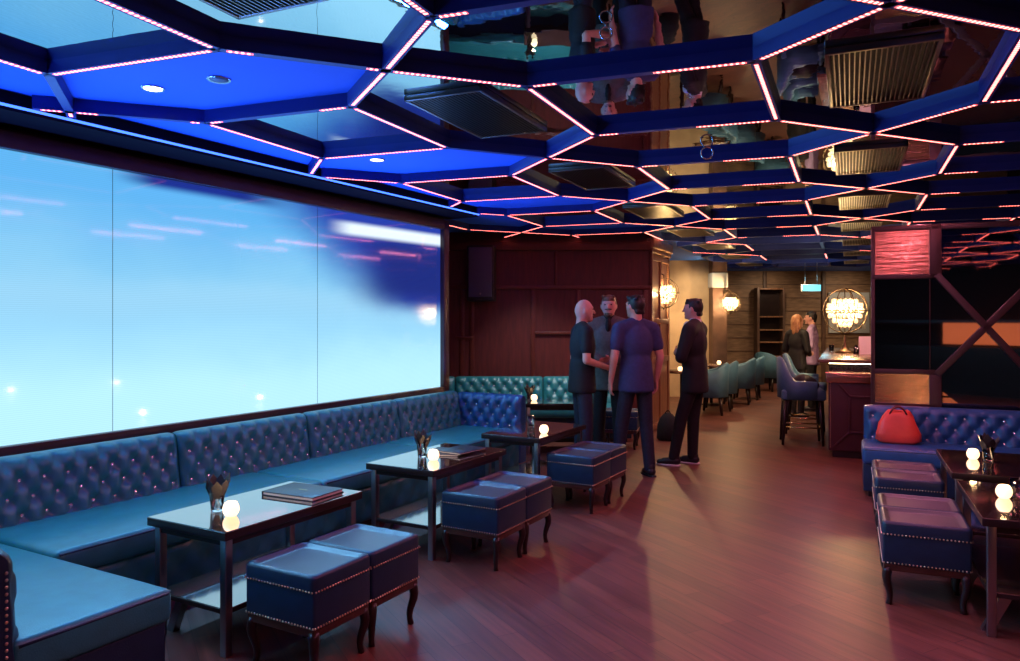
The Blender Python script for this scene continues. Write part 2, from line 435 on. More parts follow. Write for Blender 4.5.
# air vents in the hexagon cells
def make_vent():
    root = thing('air_vent', '', 'air vent', (0, 0, 0), 0, 'ceiling air vents')
    w, l = .23, .46
    m = MB()
    for x0, x1, y0, y1 in ((-w, w, -l, -l+.02), (-w, w, l-.02, l), (-w, -w+.02, -l, l), (w-.02, w, -l, l)): m.box(x0, x1, y0, y1, 0, .03, None, .003)
    m.build('frame', 'vent_metal', root)
    m = MB(); m.box(-w+.01, w-.01, -l+.01, l-.01, .024, .03); m.build('backing', 'vent_dark', root)
    m = MB()
    for k in range(19):
        x = -w+.035+k*(2*w-.07)/18
        m.box(-.0025, .0025, -l+.02, l-.02, -.008, .008, Matrix.Translation((x, 0, .010)))
    m.build('slats', 'vent_metal', root)
    return root
vproto = make_vent(); first = True
ordn = ['first', 'second', 'third', 'fourth', 'fifth', 'sixth', 'seventh', 'eighth', 'ninth']
cnt = {1: 0, 2: 0}
for s_, t_c, ci, j in vents:
    w = PB(s_, t_c)
    if not (1.9 < w.y < 17 and -.66 < w.x/w.y < .72) or not inside((s_, t_c)): continue
    lab = 'ceiling air vent, %s from the front in the hexagons %s' % (ordn[cnt[ci]], {1: 'leading to the bar', 2: 'nearer the video wall'}[ci])
    cnt[ci] += 1
    place(vproto, first, w + Vector((0, 0, Z_CEIL-.046)), -B, lab, 'ceiling air vents'); first = False

# downlights in the blue cells
def unproj(px, py, z):
    Y = (z-CAM_H)*F/(320-py); return Vector(((px-510)/F*Y, Y, z))
for px, py, on, lab in ((153, 88, 1, 'lit round downlight in the blue ceiling cell nearest the camera'), (219, 79, 0, 'unlit round ceiling downlight in the nearest blue cell'),
                        (377, 159.5, 1, 'lit downlight in the second blue ceiling cell above the video wall'), (502, 197.5, 1, 'lit downlight in the blue ceiling cell before the speaker'),
                        (521, 233, 1, 'small lit downlight close to the maroon back wall')):
    p = unproj(px, py, Z_CEIL)
    r = thing('downlight', lab, 'ceiling light', p)
    m = MB(); m.lathe([(.047, -.004), (.056, -.008), (.060, -.002), (.058, .001)], 24); m.build('rim', 'chrome', r)
    m = MB(); m.lathe([(.001, -.0055), (.046, -.0055), (.046, -.002), (.001, -.002)], 24); m.build('lens', 'lamp_on' if on else 'lamp_off', r)
# two chrome ring fittings below the mirrors
for px, py, zz, lab in ((606, 33, 2.725, 'chrome ring ceiling fitting in the mirrored cell overhead'), (707, 153, 2.715, 'chrome ring ceiling fitting further back on a cross beam')):
    p = unproj(px, py, zz); r = thing('ring_fitting', lab, 'ceiling fitting', p)
    sc = p.y/F*6.0
    m = MB(); m.torus((0, 0, 0), sc, sc*.14, Matrix.Rotation(PI/2, 4, 'X')); m.build('ring', 'chrome', r)
    m = MB(); m.tube([(0, 0, sc), (0, 0, Z_CEIL+.006-zz)], .005, 8); m.build('stem', 'chrome', r)

# ------------------------------------------------------------------ video wall
def screen_mat():
    m = bpy.data.materials.new('screen_image'); m.use_nodes = True
    nt = m.node_tree; p = nt.nodes['Principled BSDF']; L = nt.links.new
    tc = nt.nodes.new('ShaderNodeTexCoord'); sx = nt.nodes.new('ShaderNodeSeparateXYZ'); L(tc.outputs['Object'], sx.inputs[0])
    S, Z = sx.outputs['X'], sx.outputs['Z']
    def mth(op, *a):
        n = nt.nodes.new('ShaderNodeMath'); n.operation = op
        for i, v in enumerate(a):
            if isinstance(v, (int, float)): n.inputs[i].default_value = v
            else: L(v, n.inputs[i])
        return n.outputs[0]
    def smooth(v, lo, hi):
        n = nt.nodes.new('ShaderNodeMapRange'); n.interpolation_type = 'SMOOTHSTEP'; L(v, n.inputs['Value'])
        n.inputs['From Min'].default_value = lo; n.inputs['From Max'].default_value = hi; return n.outputs[0]
    def mix(fac, a, b):
        n = nt.nodes.new('ShaderNodeMix'); n.data_type = 'RGBA'
        L(fac, n.inputs['Factor'])
        for k, v in (('A', a), ('B', b)):
            if isinstance(v, tuple): n.inputs[k].default_value = (*v, 1)
            else: L(v, n.inputs[k])
        return n.outputs['Result']
    nz = nt.nodes.new('ShaderNodeTexNoise'); nz.inputs['Scale'].default_value = .9; nz.inputs['Detail'].default_value = 4
    mp = nt.nodes.new('ShaderNodeMapping'); mp.inputs['Scale'].default_value = (.8, 1, 1.6); L(tc.outputs['Object'], mp.inputs['Vector']); L(mp.outputs['Vector'], nz.inputs['Vector'])
    nzv = mth('SUBTRACT', nz.outputs['Fac'], .5)
    zz = mth('ADD', Z, mth('MULTIPLY', nzv, .5))
    base = mix(smooth(zz, .95, 1.75), (.55, .98, 1.22), (.31, .70, .98))
    base = mix(smooth(zz, 1.75, 2.4), base, (.13, .50, .95))
    pale = mth('MULTIPLY', smooth(zz, 1.45, 1.75), mth('SUBTRACT', 1., smooth(zz, 1.75, 2.0)))
    base = mix(mth('MULTIPLY', pale, .15), base, (.62, .86, 1.05))
    # deep blue shape towards the upper right
    e = mth('ADD', mth('MULTIPLY', mth('SUBTRACT', S, 4.75), .62), mth('MULTIPLY', mth('SUBTRACT', Z, 2.18), 1.0))
    e = mth('ADD', e, mth('MULTIPLY', nzv, .45))
    zcut = smooth(mth('ADD', Z, mth('MULTIPLY', nzv, .25)), 1.55, 1.80)
    navy = mth('MULTIPLY', smooth(e, -.25, .55), zcut)
    base = mix(navy, base, (.020, .045, .42))
    navy2 = mth('MULTIPLY', smooth(S, 5.1, 5.9), mth('MULTIPLY', smooth(Z, 1.6, 1.9), mth('SUBTRACT', 1., smooth(Z, 2.2, 2.5))))
    base = mix(mth('MULTIPLY', navy2, .8), base, (.008, .010, .16))
    # dark wedge at the top, white streak at top right
    w = mth('MULTIPLY', smooth(Z, 2.43, 2.5), mth('MULTIPLY', smooth(S, 2.9, 3.3), mth('SUBTRACT', 1., smooth(S, 4.0, 4.6))))
    base = mix(w, base, (.01, .02, .25))
    c = mth('ABSOLUTE', mth('SUBTRACT', Z, mth('ADD', 2.40, mth('MULTIPLY', mth('SUBTRACT', S, 6.0), .015))))
    st = mth('MULTIPLY', mth('SUBTRACT', 1., smooth(c, .025, .085)), smooth(S, 4.9, 5.3))
    base = mix(st, base, (.95, 1.1, 1.2))
    # fine lamp rows of the led modules
    rows = mth('PINGPONG', Z, .006)
    rr = smooth(rows, .0, .006)
    base = mix(mth('MULTIPLY', rr, .12), base, (.05, .2, .4))
    L(base, p.inputs['Emission Color']); p.inputs['Emission Strength'].default_value = SCREEN
    p.inputs['Base Color'].default_value = (.01, .01, .015, 1); p.inputs['Roughness'].default_value = .06; p.inputs['Specular IOR Level'].default_value = .35
    M['screen'] = m
SCREEN = 1.0
screen_mat()
vw = thing('video_wall', 'huge glowing pale blue video screen on the wall above the long sofa', 'screen', PA(0, SCR_T), PI/2-A)
zb, zt = .845, 2.53
for s_a, s_b in ((-.73, 1.12), (1.12, 2.97), (2.97, 4.82), (4.82, 6.67)):
    m = MB(); m.box(s_a+.0012, s_b-.0012, 0, .045, zb, zt); m.build('screen_panel', 'screen', vw)
m = MB(); m.box(-.73, 6.67, .046, .058, zb, zt); [m.box(x-.0016, x+.0016, -.001, .046, zb, zt) for x in (1.12, 2.97, 4.82)]; m.build('backing', 'vent_dark', vw)
m = MB()
for x0, x1, z0, z1 in ((-.8, 6.77, zt, zt+.10), (-.8, 6.77, zb-.075, zb), (6.67, 6.77, zb-.075, zt+.1), (-.83, -.73, zb-.075, zt+.1)): m.box(x0, x1, -.05, .05, z0, z1, None, .006)
m.build('screen_frame', 'frame_wood', vw)

# ------------------------------------------------------------------ tufted upholstery
def tuft_h(u, v, dx, dy):
    p = PI*(u/dx + v/dy); q = PI*(u/dx - v/dy)
    a = abs(sin(p)*sin(q))**.38
    best = 9
    r = round(v/(dy/2))
    for rr in (r-1, r, r+1):
        off = 0 if rr % 2 == 0 else dx/2
        k = round((u-off)/dx)
        du, dv = u-off-k*dx, v-rr*dy/2
        best = min(best, du*du+dv*dv)
    return .5*a + .5*(1-math.exp(-best/(.038**2)))
def tufted_back(W, z0, z1, th=.13, lean=.05, dx=.135, dy=.19, D=.042, top_r=.055, res=.0135, buttons=True):
    """backrest along x, front facing -y, rounded top; buttons in the hollows"""
    m = MB(); m.smooth = True
    nx = max(8, int(W/res))
    prof = []
    hs = z1-top_r-z0; nv = max(6, int(hs/res))
    for k in range(nv+1): prof.append((-th/2*0-th/2 + lean*(k/nv), z0+hs*k/nv, Vector((0, -1, 0)), hs*k/nv))
    yc = -th/2+lean+top_r
    for k in range(1, 9):
        a = PI*k/8; prof.append((yc-top_r*cos(a), z1-top_r+top_r*sin(a), Vector((0, -cos(a), sin(a))), hs+top_r*a))
    prof.append((yc+top_r, z0, Vector((0, 1, 0)), 9))
    rings = []
    for i in range(nx+1):
        x = -W/2+W*i/nx; edge = min(1, min(i, nx-i)*res/.05)
        ring = []
        for y, z, n, v in prof:
            if v < 5:
                d = D*tuft_h(x+W/2, v, dx, dy)*min(1, max(0, (hs+.07-v)/.07)) if v < hs+.07 else 0
                d = d*edge - .012*(1-edge)**2
                if v > hs+.07: d = -.012*(1-edge)**2
            else: d = 0
            ring.append(Vector((x, y, z)) + n*(d-.0))
        rings.append(ring)
    m.ring_loft(rings, True, True)
    if buttons:
        m.mi = 1
        nr = int(hs/(dy/2))
        for r in range(1, nr+1):
            v = r*dy/2
            if v > hs-.01: continue
            off = 0 if r % 2 == 0 else dx/2
            k = 0
            while off+k*dx < W-.03:
                if off+k*dx > .03: m.ell((-W/2+off+k*dx, -th/2+lean*v/hs-.006, z0+v), (.012, .009, .012), 8)
                k += 1
    return m
def seat_slab(x0, x1, y0, y1, z0, z1, mats='leather', bev=.035):
    m = MB(); m.box(x0, x1, y0, y1, z0, z1, None, bev)
    m.mi = 1
    m.tube([(x0+.02, y0+.006, z1-.022), (x1-.02, y0+.006, z1-.022)], .006, 6)
    return m
def tufted_front(W, z0, z1, D=.02, dx=.2, dy=.24):
    m = MB(); nx = int(W/.025); nz = max(6, int((z1-z0)/.02)); rows = []
    for k in range(nz+1):
        rows.append([Vector((-W/2+W*i/nx, -D*tuft_h(W*i/nx, (z1-z0)*k/nz, dx, dy) if 0 < k < nz else 0, z0+(z1-z0)*k/nz)) for i in range(nx+1)])
    m.ring_loft(rows, False, False)
    return m

# long sofa under the screen: seat s 2.05..6.7, front at t -3.66, back face t -4.35
SEAT_Z = .45; BACK_Z = .81
sofa = thing('banquette_sofa', 'long deep-buttoned blue leather banquette along the wall under the video screen', 'sofa', PA(4.4, -4.0), PI/2-A)
# local: x along uA (s-4.4), y = -nA  -> y = -(t+4.0)
for sa, sb in ((2.08, 3.3), (3.3, 4.5), (4.5, 5.68), (5.68, 6.72)):
    tufted_back(sb-sa-.008, SEAT_Z-.06, BACK_Z, .14, .05).build('backrest', ['leather', 'button'], sofa, ((sa+sb)/2-4.4, .42, 0))
for sa, sb in ((2.07, 3.9), (3.9, 5.4), (5.4, 6.72)):
    seat_slab(sa-4.4+.002, sb-4.4-.002, -.35, .40, .31, SEAT_Z).build('seat', ['leather', 'leather_box'], sofa)
m = MB(); m.box(2.07-4.4, 6.72-4.4, -.31, .50, .06, .32); m.build('base', 'leather_box', sofa)
tufted_front(6.72-2.07, .06, .31, .025).build('tufted_front', 'leather', sofa, ((6.72+2.07)/2-4.4, -.312, 0))
m = MB(); m.box(2.09-4.4, 6.7-4.4, -.27, .48, 0, .06); m.build('plinth', 'dark_wood', sofa)
# buttoned end panel closing the sofa, facing the camera
tufted_back(.80, .10, BACK_Z-.02, .15, .03).build('end_panel', ['leather_blue', 'button'], sofa, (6.80-4.4, .06, 0), -PI/2)  # bluer leather than the rest: blue light falling here put into the colour
# near end return of the sofa
ret = thing('sofa_corner_seat', 'deep blue leather corner seat at the near end of the banquette, turned toward the tables', 'sofa', PA(1.745, -3.465), -A)
# local x = nA (t+3.5), y = uA (s-1.73)
m = MB(); m.box(-.85, .72, -.33, .295, .31, SEAT_Z, None, .03); m.mi = 1
m.tube([(-.83, .29, SEAT_Z-.02), (.70, .29, SEAT_Z-.02), (.715, .27, SEAT_Z-.02), (.715, -.31, SEAT_Z-.02)], .006, 6); m.build('seat', ['leather', 'leather_box'], ret)
m = MB(); m.box(-.85, .70, -.33, .275, .05, .315, None, .012); m.build('base', 'leather_box', ret)
m = MB(); m.box(-.8, .66, -.3, .24, 0, .055); m.build('plinth', 'dark_wood', ret)
m = tufted_back(1.57, .06, .78, .13, .03, buttons=True); m.build('backrest', ['leather_box', 'button'], ret, (-.065, -.37, 0), PI)
m = MB()
for k in range(26): m.ell((.725, -.355, .10+k*.024), (.004, .006, .006), 6)
for k in range(26): m.ell((.725, -.425, .10+k*.024), (.004, .006, .006), 6)
m.build('nail_trim', 'nail', ret)

# banquette along the maroon wall, and right hand bench
bb = thing('banquette_sofa', 'pale blue buttoned banquette along the maroon panelled back wall', 'sofa', (.2, 9.9, 0), 0)
for xa, xb in ((-1.25, -.75), (-.75, .45), (.45, 1.55)):
    tufted_back(xb-xa-.008, .38, .79, .14, .05, dx=.15, dy=.19).build('backrest', ['leather', 'button'], bb, ((xa+xb)/2-.2, .36, 0))
seat_slab(-1.3, 1.35, -.35, .36, .31, .44).build('seat', ['leather', 'leather_box'], bb)
m = MB(); m.box(-1.3, 1.35, -.31, .45, .05, .32); m.build('base', 'leather_box', bb)
m = MB(); m.box(-1.25, 1.3, -.27, .43, 0, .05); m.build('plinth', 'dark_wood', bb)

rb0 = Vector((3.10, 6.62, 0))        # front left foot of the right bench
rb = thing('banquette_sofa', 'blue buttoned leather bench in front of the mirrored partition', 'sofa', rb0, -B)
for xa, xb in ((.02, 1.35), (1.35, 2.6)):
    tufted_back(xb-xa-.006, .36, .755, .14, .03, dx=.15, dy=.20).build('backrest', ['leather_blue', 'button'], rb, ((xa+xb)/2, .62, 0))
seat_slab(0, 2.6, 0, .58, .29, .44).build('seat', ['leather_blue', 'leather_box'], rb)
m = MB(); m.box(.01, 2.6, .03, .70, .05, .30, None, .01); m.build('base', 'leather_box', rb)
m = MB(); m.box(.05, 2.55, .06, .66, 0, .05); m.build('plinth', 'dark_wood', rb)

# ------------------------------------------------------------------ tables
def make_table(wx=.56, ly=.95, h=.59):
    """corner at origin = front right corner, table spans -x and +y"""
    root = thing('cocktail_table', '', 'table', (0, 0, 0), 0, 'low cocktail tables')
    m = MB(); m.box(-wx, 0, 0, ly, h-.042, h-.003, None, .003); m.mi = 1; m.box(-wx+.003, -.003, .003, ly-.003, h-.004, h); m.build('table_top', ['dark_wood', 'table_wood'], root)
    m = MB(); m.box(-wx+.03, -.03, .03, ly-.03, h-.075, h-.042); m.build('apron', 'dark_wood', root)
    for x in (-wx+.045, -.045):
        for y in (.045, ly-.045):
            m = MB(); m.box(x-.02, x+.02, y-.02, y+.02, 0, h-.042, None, .003); m.build('leg', 'steel', root)
    m = MB(); m.box(-wx+.03, -.03, .03, ly-.03, .195, .219, None, .003); m.mi = 1; m.box(-wx+.033, -.033, .033, ly-.033, .218, .222); m.build('shelf', ['dark_wood', 'table_wood'], root)
    for y in (.12, ly-.12):
        m = MB(); m.poly([(-wx+.10, y-.02, .196), (-wx+.15, y-.02, .196), (-wx+.06, y-.02, .0), (-wx+.01, y-.02, .0),
                          (-wx+.10, y+.02, .196), (-wx+.15, y+.02, .196), (-wx+.06, y+.02, .0), (-wx+.01, y+.02, .0)],
                         [(0, 1, 2, 3), (7, 6, 5, 4), (0, 4, 5, 1), (1, 5, 6, 2), (2, 6, 7, 3), (3, 7, 4, 0)]); m.build('brace', 'steel', root)
    return root
tp = make_table()
T1 = Vector((-1.30, 3.43, 0)); T2 = Vector((-.49, 4.83, 0)); T3 = Vector((.285, 6.13, 0)) - nA*.05
TR1 = Vector((2.30, 3.70, 0)) + nB*.58; TR2 = Vector((2.79, 4.81, 0)) + nB*.59
g = 'low cocktail tables'
place(tp, True, T1, -A, 'dark wood cocktail table with a closed menu, nearest along the long sofa', g)
place(tp, False, T2, -A, 'dark cocktail table in front of the long sofa holding two stacked menus', g)
place(tp, False, T3, -A, 'brown cocktail table at the far end of the long sofa, no menu on it', g)
place(tp, False, TR1, -B, 'dark wood table in the right corner beside the nearest ottoman', g)
place(tp, False, TR2, -B, 'dark wood table before the right bench with the red bag', g)
TB = Vector((1.12, 9.28, 0))
place(tp, False, TB, PI/2, 'dark table in front of the pale back banquette behind the bald man', g)

# ------------------------------------------------------------------ ottomans
def make_ottoman():
    """front right corner at origin: spans -x .42 and +y .375"""
    root = thing('ottoman', '', 'ottoman', (0, 0, 0), 0, 'nailed leather ottomans')
    w, l = .42, .372
    m = MB(); m.box(-w, 0, 0, l, .225, .40, None, .012); m.build('box_body', 'leather_box', root)
    # tray lid with a raised rim
    lid = MB(); x0, x1, y0, y1 = -w-.006, .006, -.006, l+.004
    def rr(ix, z, r=.03):
        pts = []
        for cx, cy, a0 in ((x1-ix-r, y1-ix-r, 0), (x0+ix+r, y1-ix-r, PI/2), (x0+ix+r, y0+ix+r, PI), (x1-ix-r, y0+ix+r, 3*PI/2)):
            for k in range(5): a = a0+PI/2*k/4; pts.append(Vector((cx+r*cos(a), cy+r*sin(a), z)))
        return pts
    lid.mi = 0
    lid.ring_loft([rr(0, .395), rr(0, .445), rr(.004, .455), rr(.012, .460), rr(.022, .460)], False)
    lid.mi = 1
    lid.ring_loft([rr(.022, .460), rr(.028, .457), rr(.036, .446), rr(.05, .444, .02)], False)
    vs = [lid.bm.verts.new(p) for p in rr(.05, .444, .02)]; f = lid.bm.faces.new(vs); f.material_index = 1
    lid.build('lid', ['leather_box', 'leather_top'], root)
    m = MB(); m.box(-w+.006, -.006, .006, l-.006, .19, .226, None, .004); m.build('apron', 'apron_wood', root)
    for z in (.235, .392):
        m = MB(); st = .0175
        n = int(w/st)
        for k in range(n+1):
            x = -w+.006+k*(w-.012)/n
            m.ell((x, -.0065 if z > .3 else -.001, z), (.0048, .004, .0048), 6); m.ell((x, l+(.004 if z > .3 else .001), z), (.0048, .004, .0048), 6)
        n = int(l/st)
        for k in range(n+1):
            y = .006+k*(l-.012)/n
            m.ell((.0065 if z > .3 else .001, y, z), (.004, .0048, .0048), 6); m.ell((-w-(.0065 if z > .3 else .001), y, z), (.004, .0048, .0048), 6)
        m.build('nail_trim', 'nail', root)
    for sx, cx in ((1, -.028), (-1, -w+.028)):
        for sy, cy in ((-1, .028), (1, l-.028)):
            m = MB(); pts, rs = [], []
            for k in range(9):
                f = k/8; o = .012*sin(f*PI*1.9)*(1-.2*f)
                pts.append((cx+sx*o*.8, cy+sy*o*.8, .205*(1-f))); rs.append(.026*(1-f)+.0125*f + (.004 if k == 8 else 0))
            m.tube(pts, rs, 8); m.build('leg', 'dark_wood', root)
    return root
op = make_ottoman(); g = 'nailed leather ottomans'
def ott(first, corner, ax, rot, lab): place(op, first, corner, rot, lab, g)
O1 = Vector((-.838, 3.217, 0)); O2 = Vector((-.075, 4.637, 0)); O3 = Vector((.668, 6.017, 0))
ott(True, O1, uA, -A, 'nearest blue leather ottoman beside the table with the single menu')
ott(False, O1+uA*.385, uA, -A, 'blue ottoman pushed up behind the nearest one on the left side')
ott(False, O2, uA, -A, 'front ottoman of the pair beside the table with two menus')
ott(False, O2+uA*.385, uA, -A, 'rear ottoman of the pair beside the table with two menus')
ott(False, O3, uA, -A, 'front blue ottoman of the pair nearest the standing men')
ott(False, O3+uA*.375, uA, -A, 'rear blue ottoman closest to the feet of the man in the blue shirt')
Q1 = Vector((2.06, 4.11, 0)) + nB*.40; Q2 = Vector((2.59, 5.25, 0)) + nB*.385
ott(False, Q1, uB, -B, 'nearest ottoman of the row beside the right hand tables')
ott(False, Q1+uB*.385, uB, -B, 'second ottoman from the front in the right hand row')
ott(False, Q2, uB, -B, 'third ottoman from the front in the right hand row')
ott(False, Q2+uB*.385, uB, -B, 'ottoman farthest back in the right row, close to the red bag')
ott(False, Vector((1.52, 9.0, 0)), uB, R(-15), 'blue ottoman half hidden behind the man in the blue shirt')

# ------------------------------------------------------------------ things on the tables
def make_glass():
    m = MB()
    m.lathe([(.001, 0), (.026, 0), (.030, .004), (.037, .10), (.0345, .10), (.0275, .012), (.001, .010)], 24)
    return m.build('tumbler', 'glass')
gp = make_glass(); gp['category'] = 'glass'
def make_napkins():
    m = MB(); random.seed(3)
    for k in range(9):
        a = k*.7; tilt = .25+.18*random.random()
        mt = Matrix.Rotation(a, 4, 'Z') @ Matrix.Rotation(tilt, 4, 'Y')
        h = .16+.045*random.random(); w = .026
        m.poly([(-.001, -w*.3, .012), (-.001, w*.3, .012), (-.001, w, h*.8), (-.001, 0, h), (-.001, -w, h*.8),
                (.001, -w*.3, .012), (.001, w*.3, .012), (.001, w, h*.8), (.001, 0, h), (.001, -w, h*.8)],
               [(0, 1, 2, 3, 4), (9, 8, 7, 6, 5), (0, 5, 6, 1), (1, 6, 7, 2), (2, 7, 8, 3), (3, 8, 9, 4), (4, 9, 5, 0)], mt)
    return m.build('napkin_bundle', 'black_paper')
npk = make_napkins(); npk['category'] = 'napkins'
def make_candle():
    root = thing('globe_candle', '', 'candle', (0, 0, 0), 0, 'glowing globe candles')
    m = MB(); m.lathe([(.020, 0), (.027, .004), (.037, .020), (.040, .036), (.037, .052), (.029, .066), (.023, .071), (.020, .071), (.027, .064), (.034, .05), (.036, .036), (.033, .021), (.018, .008)], 24)
    m.build('globe', 'candle_glass', root)
    m = MB(); m.lathe([(.001, .01), (.018, .01), (.018, .03), (.001, .031)], 14); m.build('wax', 'white_paint', root)
    m = MB(); m.ell((0, 0, .045), (.006, .006, .013), 10); m.build('flame', 'flame', root)
    return root
cp = make_candle()
TZ = .5905
first_g = True
def on_table(px, py): return unproj(px, py, TZ)
def glass(px, py, lab, nap=None, z=TZ, p=None):
    global first_g
    p = p or unproj(px, py, z)
    place(gp, first_g, p, 0, lab, 'drinking glasses on the tables')
    if nap:
        o = npk if first_g else npk.copy()
        if not first_g: C.objects.link(o)
        o.location = p + Vector((0, 0, .001)); o.rotation_euler = (0, 0, random.random()*3); o['label'] = nap; o['group'] = 'black napkins in glasses'
    first_g = False
glass(217, 511, 'glass tumbler holding black napkins on the nearest table', 'black paper napkins standing in the glass on the nearest table')
glass(422, 457, 'glass tumbler of napkins on the table with two menus', 'black napkins fanned in the glass on the table with two menus')
glass(531, 427, 'empty clear tumbler on the brown table by the sofa end')
glass(988, 461, 'glass with dark napkins beside the candle before the right bench', 'dark napkins in the glass on the table before the right bench')
glass(1017, 497, 'glass tumbler at the right edge beside a candle')
def on_tb(px, py): return unproj(px, py, TZ)
glass(519, 403, 'small glass of napkins on the table by the back banquette', 'black napkins in the glass near the back banquette', p=TB+Vector((-.88, -.13, TZ)))
gc = 'glowing globe candles'
for i, (p, lab) in enumerate((
        (on_table(231, 516), 'glowing globe candle on the nearest table beside a glass of napkins'),
        (on_table(433.5, 460), 'glowing globe candle on the table with two menus'),
        (on_table(544, 433.5), 'glowing globe candle on the brown table before the standing men'),
        (on_table(1004, 498), 'glowing globe candle on the right corner table'),
        (on_table(973, 459), 'glowing globe candle on the table before the red bag bench'),
        (TB+Vector((-.83, -.24, TZ)), 'glowing candle on the table near the back banquette'))):
    place(cp, i == 0, p, 0, lab, gc)
    lt = bpy.data.lights.new('candle_glow', 'POINT'); lt.energy = 1.8; lt.color = (1, .6, .3); lt.shadow_soft_size = .02
    lo = bpy.data.objects.new('candle_glow', lt); C.objects.link(lo); lo.location = p + Vector((0, 0, .14)); lo['kind'] = 'helper'
def menu(name, c, rot, w, h, t, lab, mat_='menu_cover'):
    r = thing(name, lab, 'menu', c, rot, 'closed menus on the tables')
    m = MB(); m.box(-w/2, w/2, -h/2, h/2, t*.78, t, None, .001); m.box(-w/2, w/2, -h/2, h/2, 0, t*.2, None, .001); m.box(-w/2-.001, -w/2+.006, -h/2, h/2, 0, t); m.build('cover', mat_, r)
    m = MB(); m.box(-w/2+.006, w/2-.006, -h/2+.006, h/2-.006, t*.2, t*.78); m.build('pages', 'menu_page', r)
    m = MB(); m.box(-.03, .03, -.004, .004, t, t+.0006); m.build('cover_stamp', 'brass', r)
    return r
menu('menu', Vector((-1.155, 4.20, TZ)), -A+R(3), .36, .26, .022, 'dark blue closed menu lying on the nearest table')
menu('menu', T2+uA*.60+nA*-.30+Vector((0, 0, TZ)), -A+R(20), .23, .31, .012, 'lower dark menu peeking out of the pile of two')
menu('menu', T2+uA*.66+nA*-.22+Vector((0, 0, TZ+.0125)), -A-R(6), .23, .31, .012, 'upper menu of the pile of two on the middle table')

# ------------------------------------------------------------------ mirrored partition on the right
pr0 = Vector((3.52, 7.33, 0))
part = thing('mirrored_partition', 'tall mirrored partition with copper panels and crossed wooden bars', 'partition', pr0, -B)
m = MB(); m.box(.0, 2.6, .05, .10, 0, 2.46); m.build('backing', 'frame_wood', part)
def fr(m, x0, x1, z0, z1, th=.04): m.box(x0, x1, .05-th, .052, z0, z1, None, .004)
m = MB()
for a in ((0, .035, 0, 2.46), (.50, .60, 1.955, 2.46), (.50, .60, 0, 1.04), (0, .6, 2.42, 2.47), (0, .6, 1.955, 2.0), (0, .55, 1.04, 1.085), (0, .55, 0, .76), (.6, 2.6, 2.42, 2.47), (1.36, 1.44, 0, 2.46), (.6, 2.6, 0, .1)): fr(m, *a)
m.build('frame', 'frame_wood', part)
m = MB()
for (x0, z0, x1, z1) in ((.56, 1.99, 1.40, .955), (.56, 1.04, 1.40, 2.0), (1.40, 1.99, 2.3, .955), (1.40, 1.04, 2.3, 2.0)):
    L = math.hypot(x1-x0, z1-z0); a = math.atan2(z1-z0, x1-x0)
    m.box(0, L, .005, .05, -.03, .03, Matrix.Translation((x0, 0, z0)) @ Matrix.Rotation(-a, 4, 'Y'), .004)
m.build('cross_bars', 'frame_wood', part)
for z0, z1, mm, nm in ((2.0, 2.42, 'copper', 'metal_panel'), (.76, 1.04, 'copper', 'metal_panel'), (1.085, 1.955, 'dark_mirror', 'mirror_pane')):
    m = MB(); m.box(.035, .50, .030, .048, z0, z1); m.build(nm, mm, part)
m = MB(); m.box(.51, 1.36, .038, .049, .1, 2.42); m.build('mirror_pane', 'dark_mirror', part)
m = MB(); m.box(1.44, 2.6, .038, .049, .1, 2.42); m.build('mirror_pane', 'dark_mirror', part)

# ------------------------------------------------------------------ red bag, black bag
bagp = rb0 + nB*.30 + uB*.38 + Vector((0, 0, .442))
bag = thing('handbag', 'bright red leather handbag slumped on the right bench', 'bag', bagp, -B)
m = MB(); rings = []
for z, wx, wy in ((0, .13, .065), (.02, .165, .085), (.08, .16, .085), (.15, .135, .07), (.21, .11, .05), (.25, .085, .03), (.262, .07, .018)):
    rings.append([Vector((wx*1.13*math.copysign(abs(cos(a))**.65, cos(a))*(1+.05*sin(5*a+z*30)), wy*math.copysign(abs(sin(a))**.7, sin(a))*(1+.06*sin(3*a+z*22)), z*1.12+.012*sin(2*a+1)*(z > .1))) for a in [2*PI*k/28 for k in range(28)]])
m.ring_loft(rings, True); m.build('bag_body', 'bag_red', bag)
for sy in (-1, 1):
    m = MB(); m.tube([(-.07 + .14*k/10, sy*.025 + sy*.02*sin(PI*k/10), .26+.07*sin(PI*k/10)**.7) for k in range(11)], .008, 8); m.build('handle', 'bag_handle', bag)
bp = Vector((2.05, 9.75, 0))
b2 = thing('backpack', 'black bag on the floor against the wooden pilaster', 'bag', bp, R(-20))
m = MB(); rings = []
for z, wx, wy in ((0, .13, .08), (.03, .15, .10), (.18, .14, .10), (.28, .11, .08), (.34, .06, .05), (.36, .02, .02)):
    rings.append([Vector((wx*cos(a), wy*sin(a), z)) for a in [2*PI*k/20 for k in range(20)]])
m.ring_loft(rings); m.build('bag_body', 'cloth_black', b2)
m = MB(); m.tube([(-.04+.08*k/8, -.02, .34+.05*sin(PI*k/8)) for k in range(9)], .008, 6); m.build('handle', 'cloth_black', b2)

# ------------------------------------------------------------------ loudspeaker
sp = thing('loudspeaker', 'tall black loudspeaker hung high on the maroon wall beside the screen', 'speaker', (-.385, WY-.32, 1.815), R(-6))
m = MB(); m.box(-.18, .18, -.10, .18, 0, .74, None, .012); m.build('cabinet', 'black_plastic', sp)
m = MB(); m.box(-.155, .155, -.115, -.10, .05, .71, None, .006); m.build('grille', 'speaker_mesh', sp)
m = MB(); m.lathe([(.001, 0), (.014, 0), (.014, .004), (.001, .004)], 14, (0, -.116, .09), Matrix.Rotation(PI/2, 4, 'X')); m.build('badge', 'steel', sp)
m = MB(); m.box(-.05, .05, .18, .31, .3, .42, None, .004); m.build('bracket', 'black_plastic', sp)

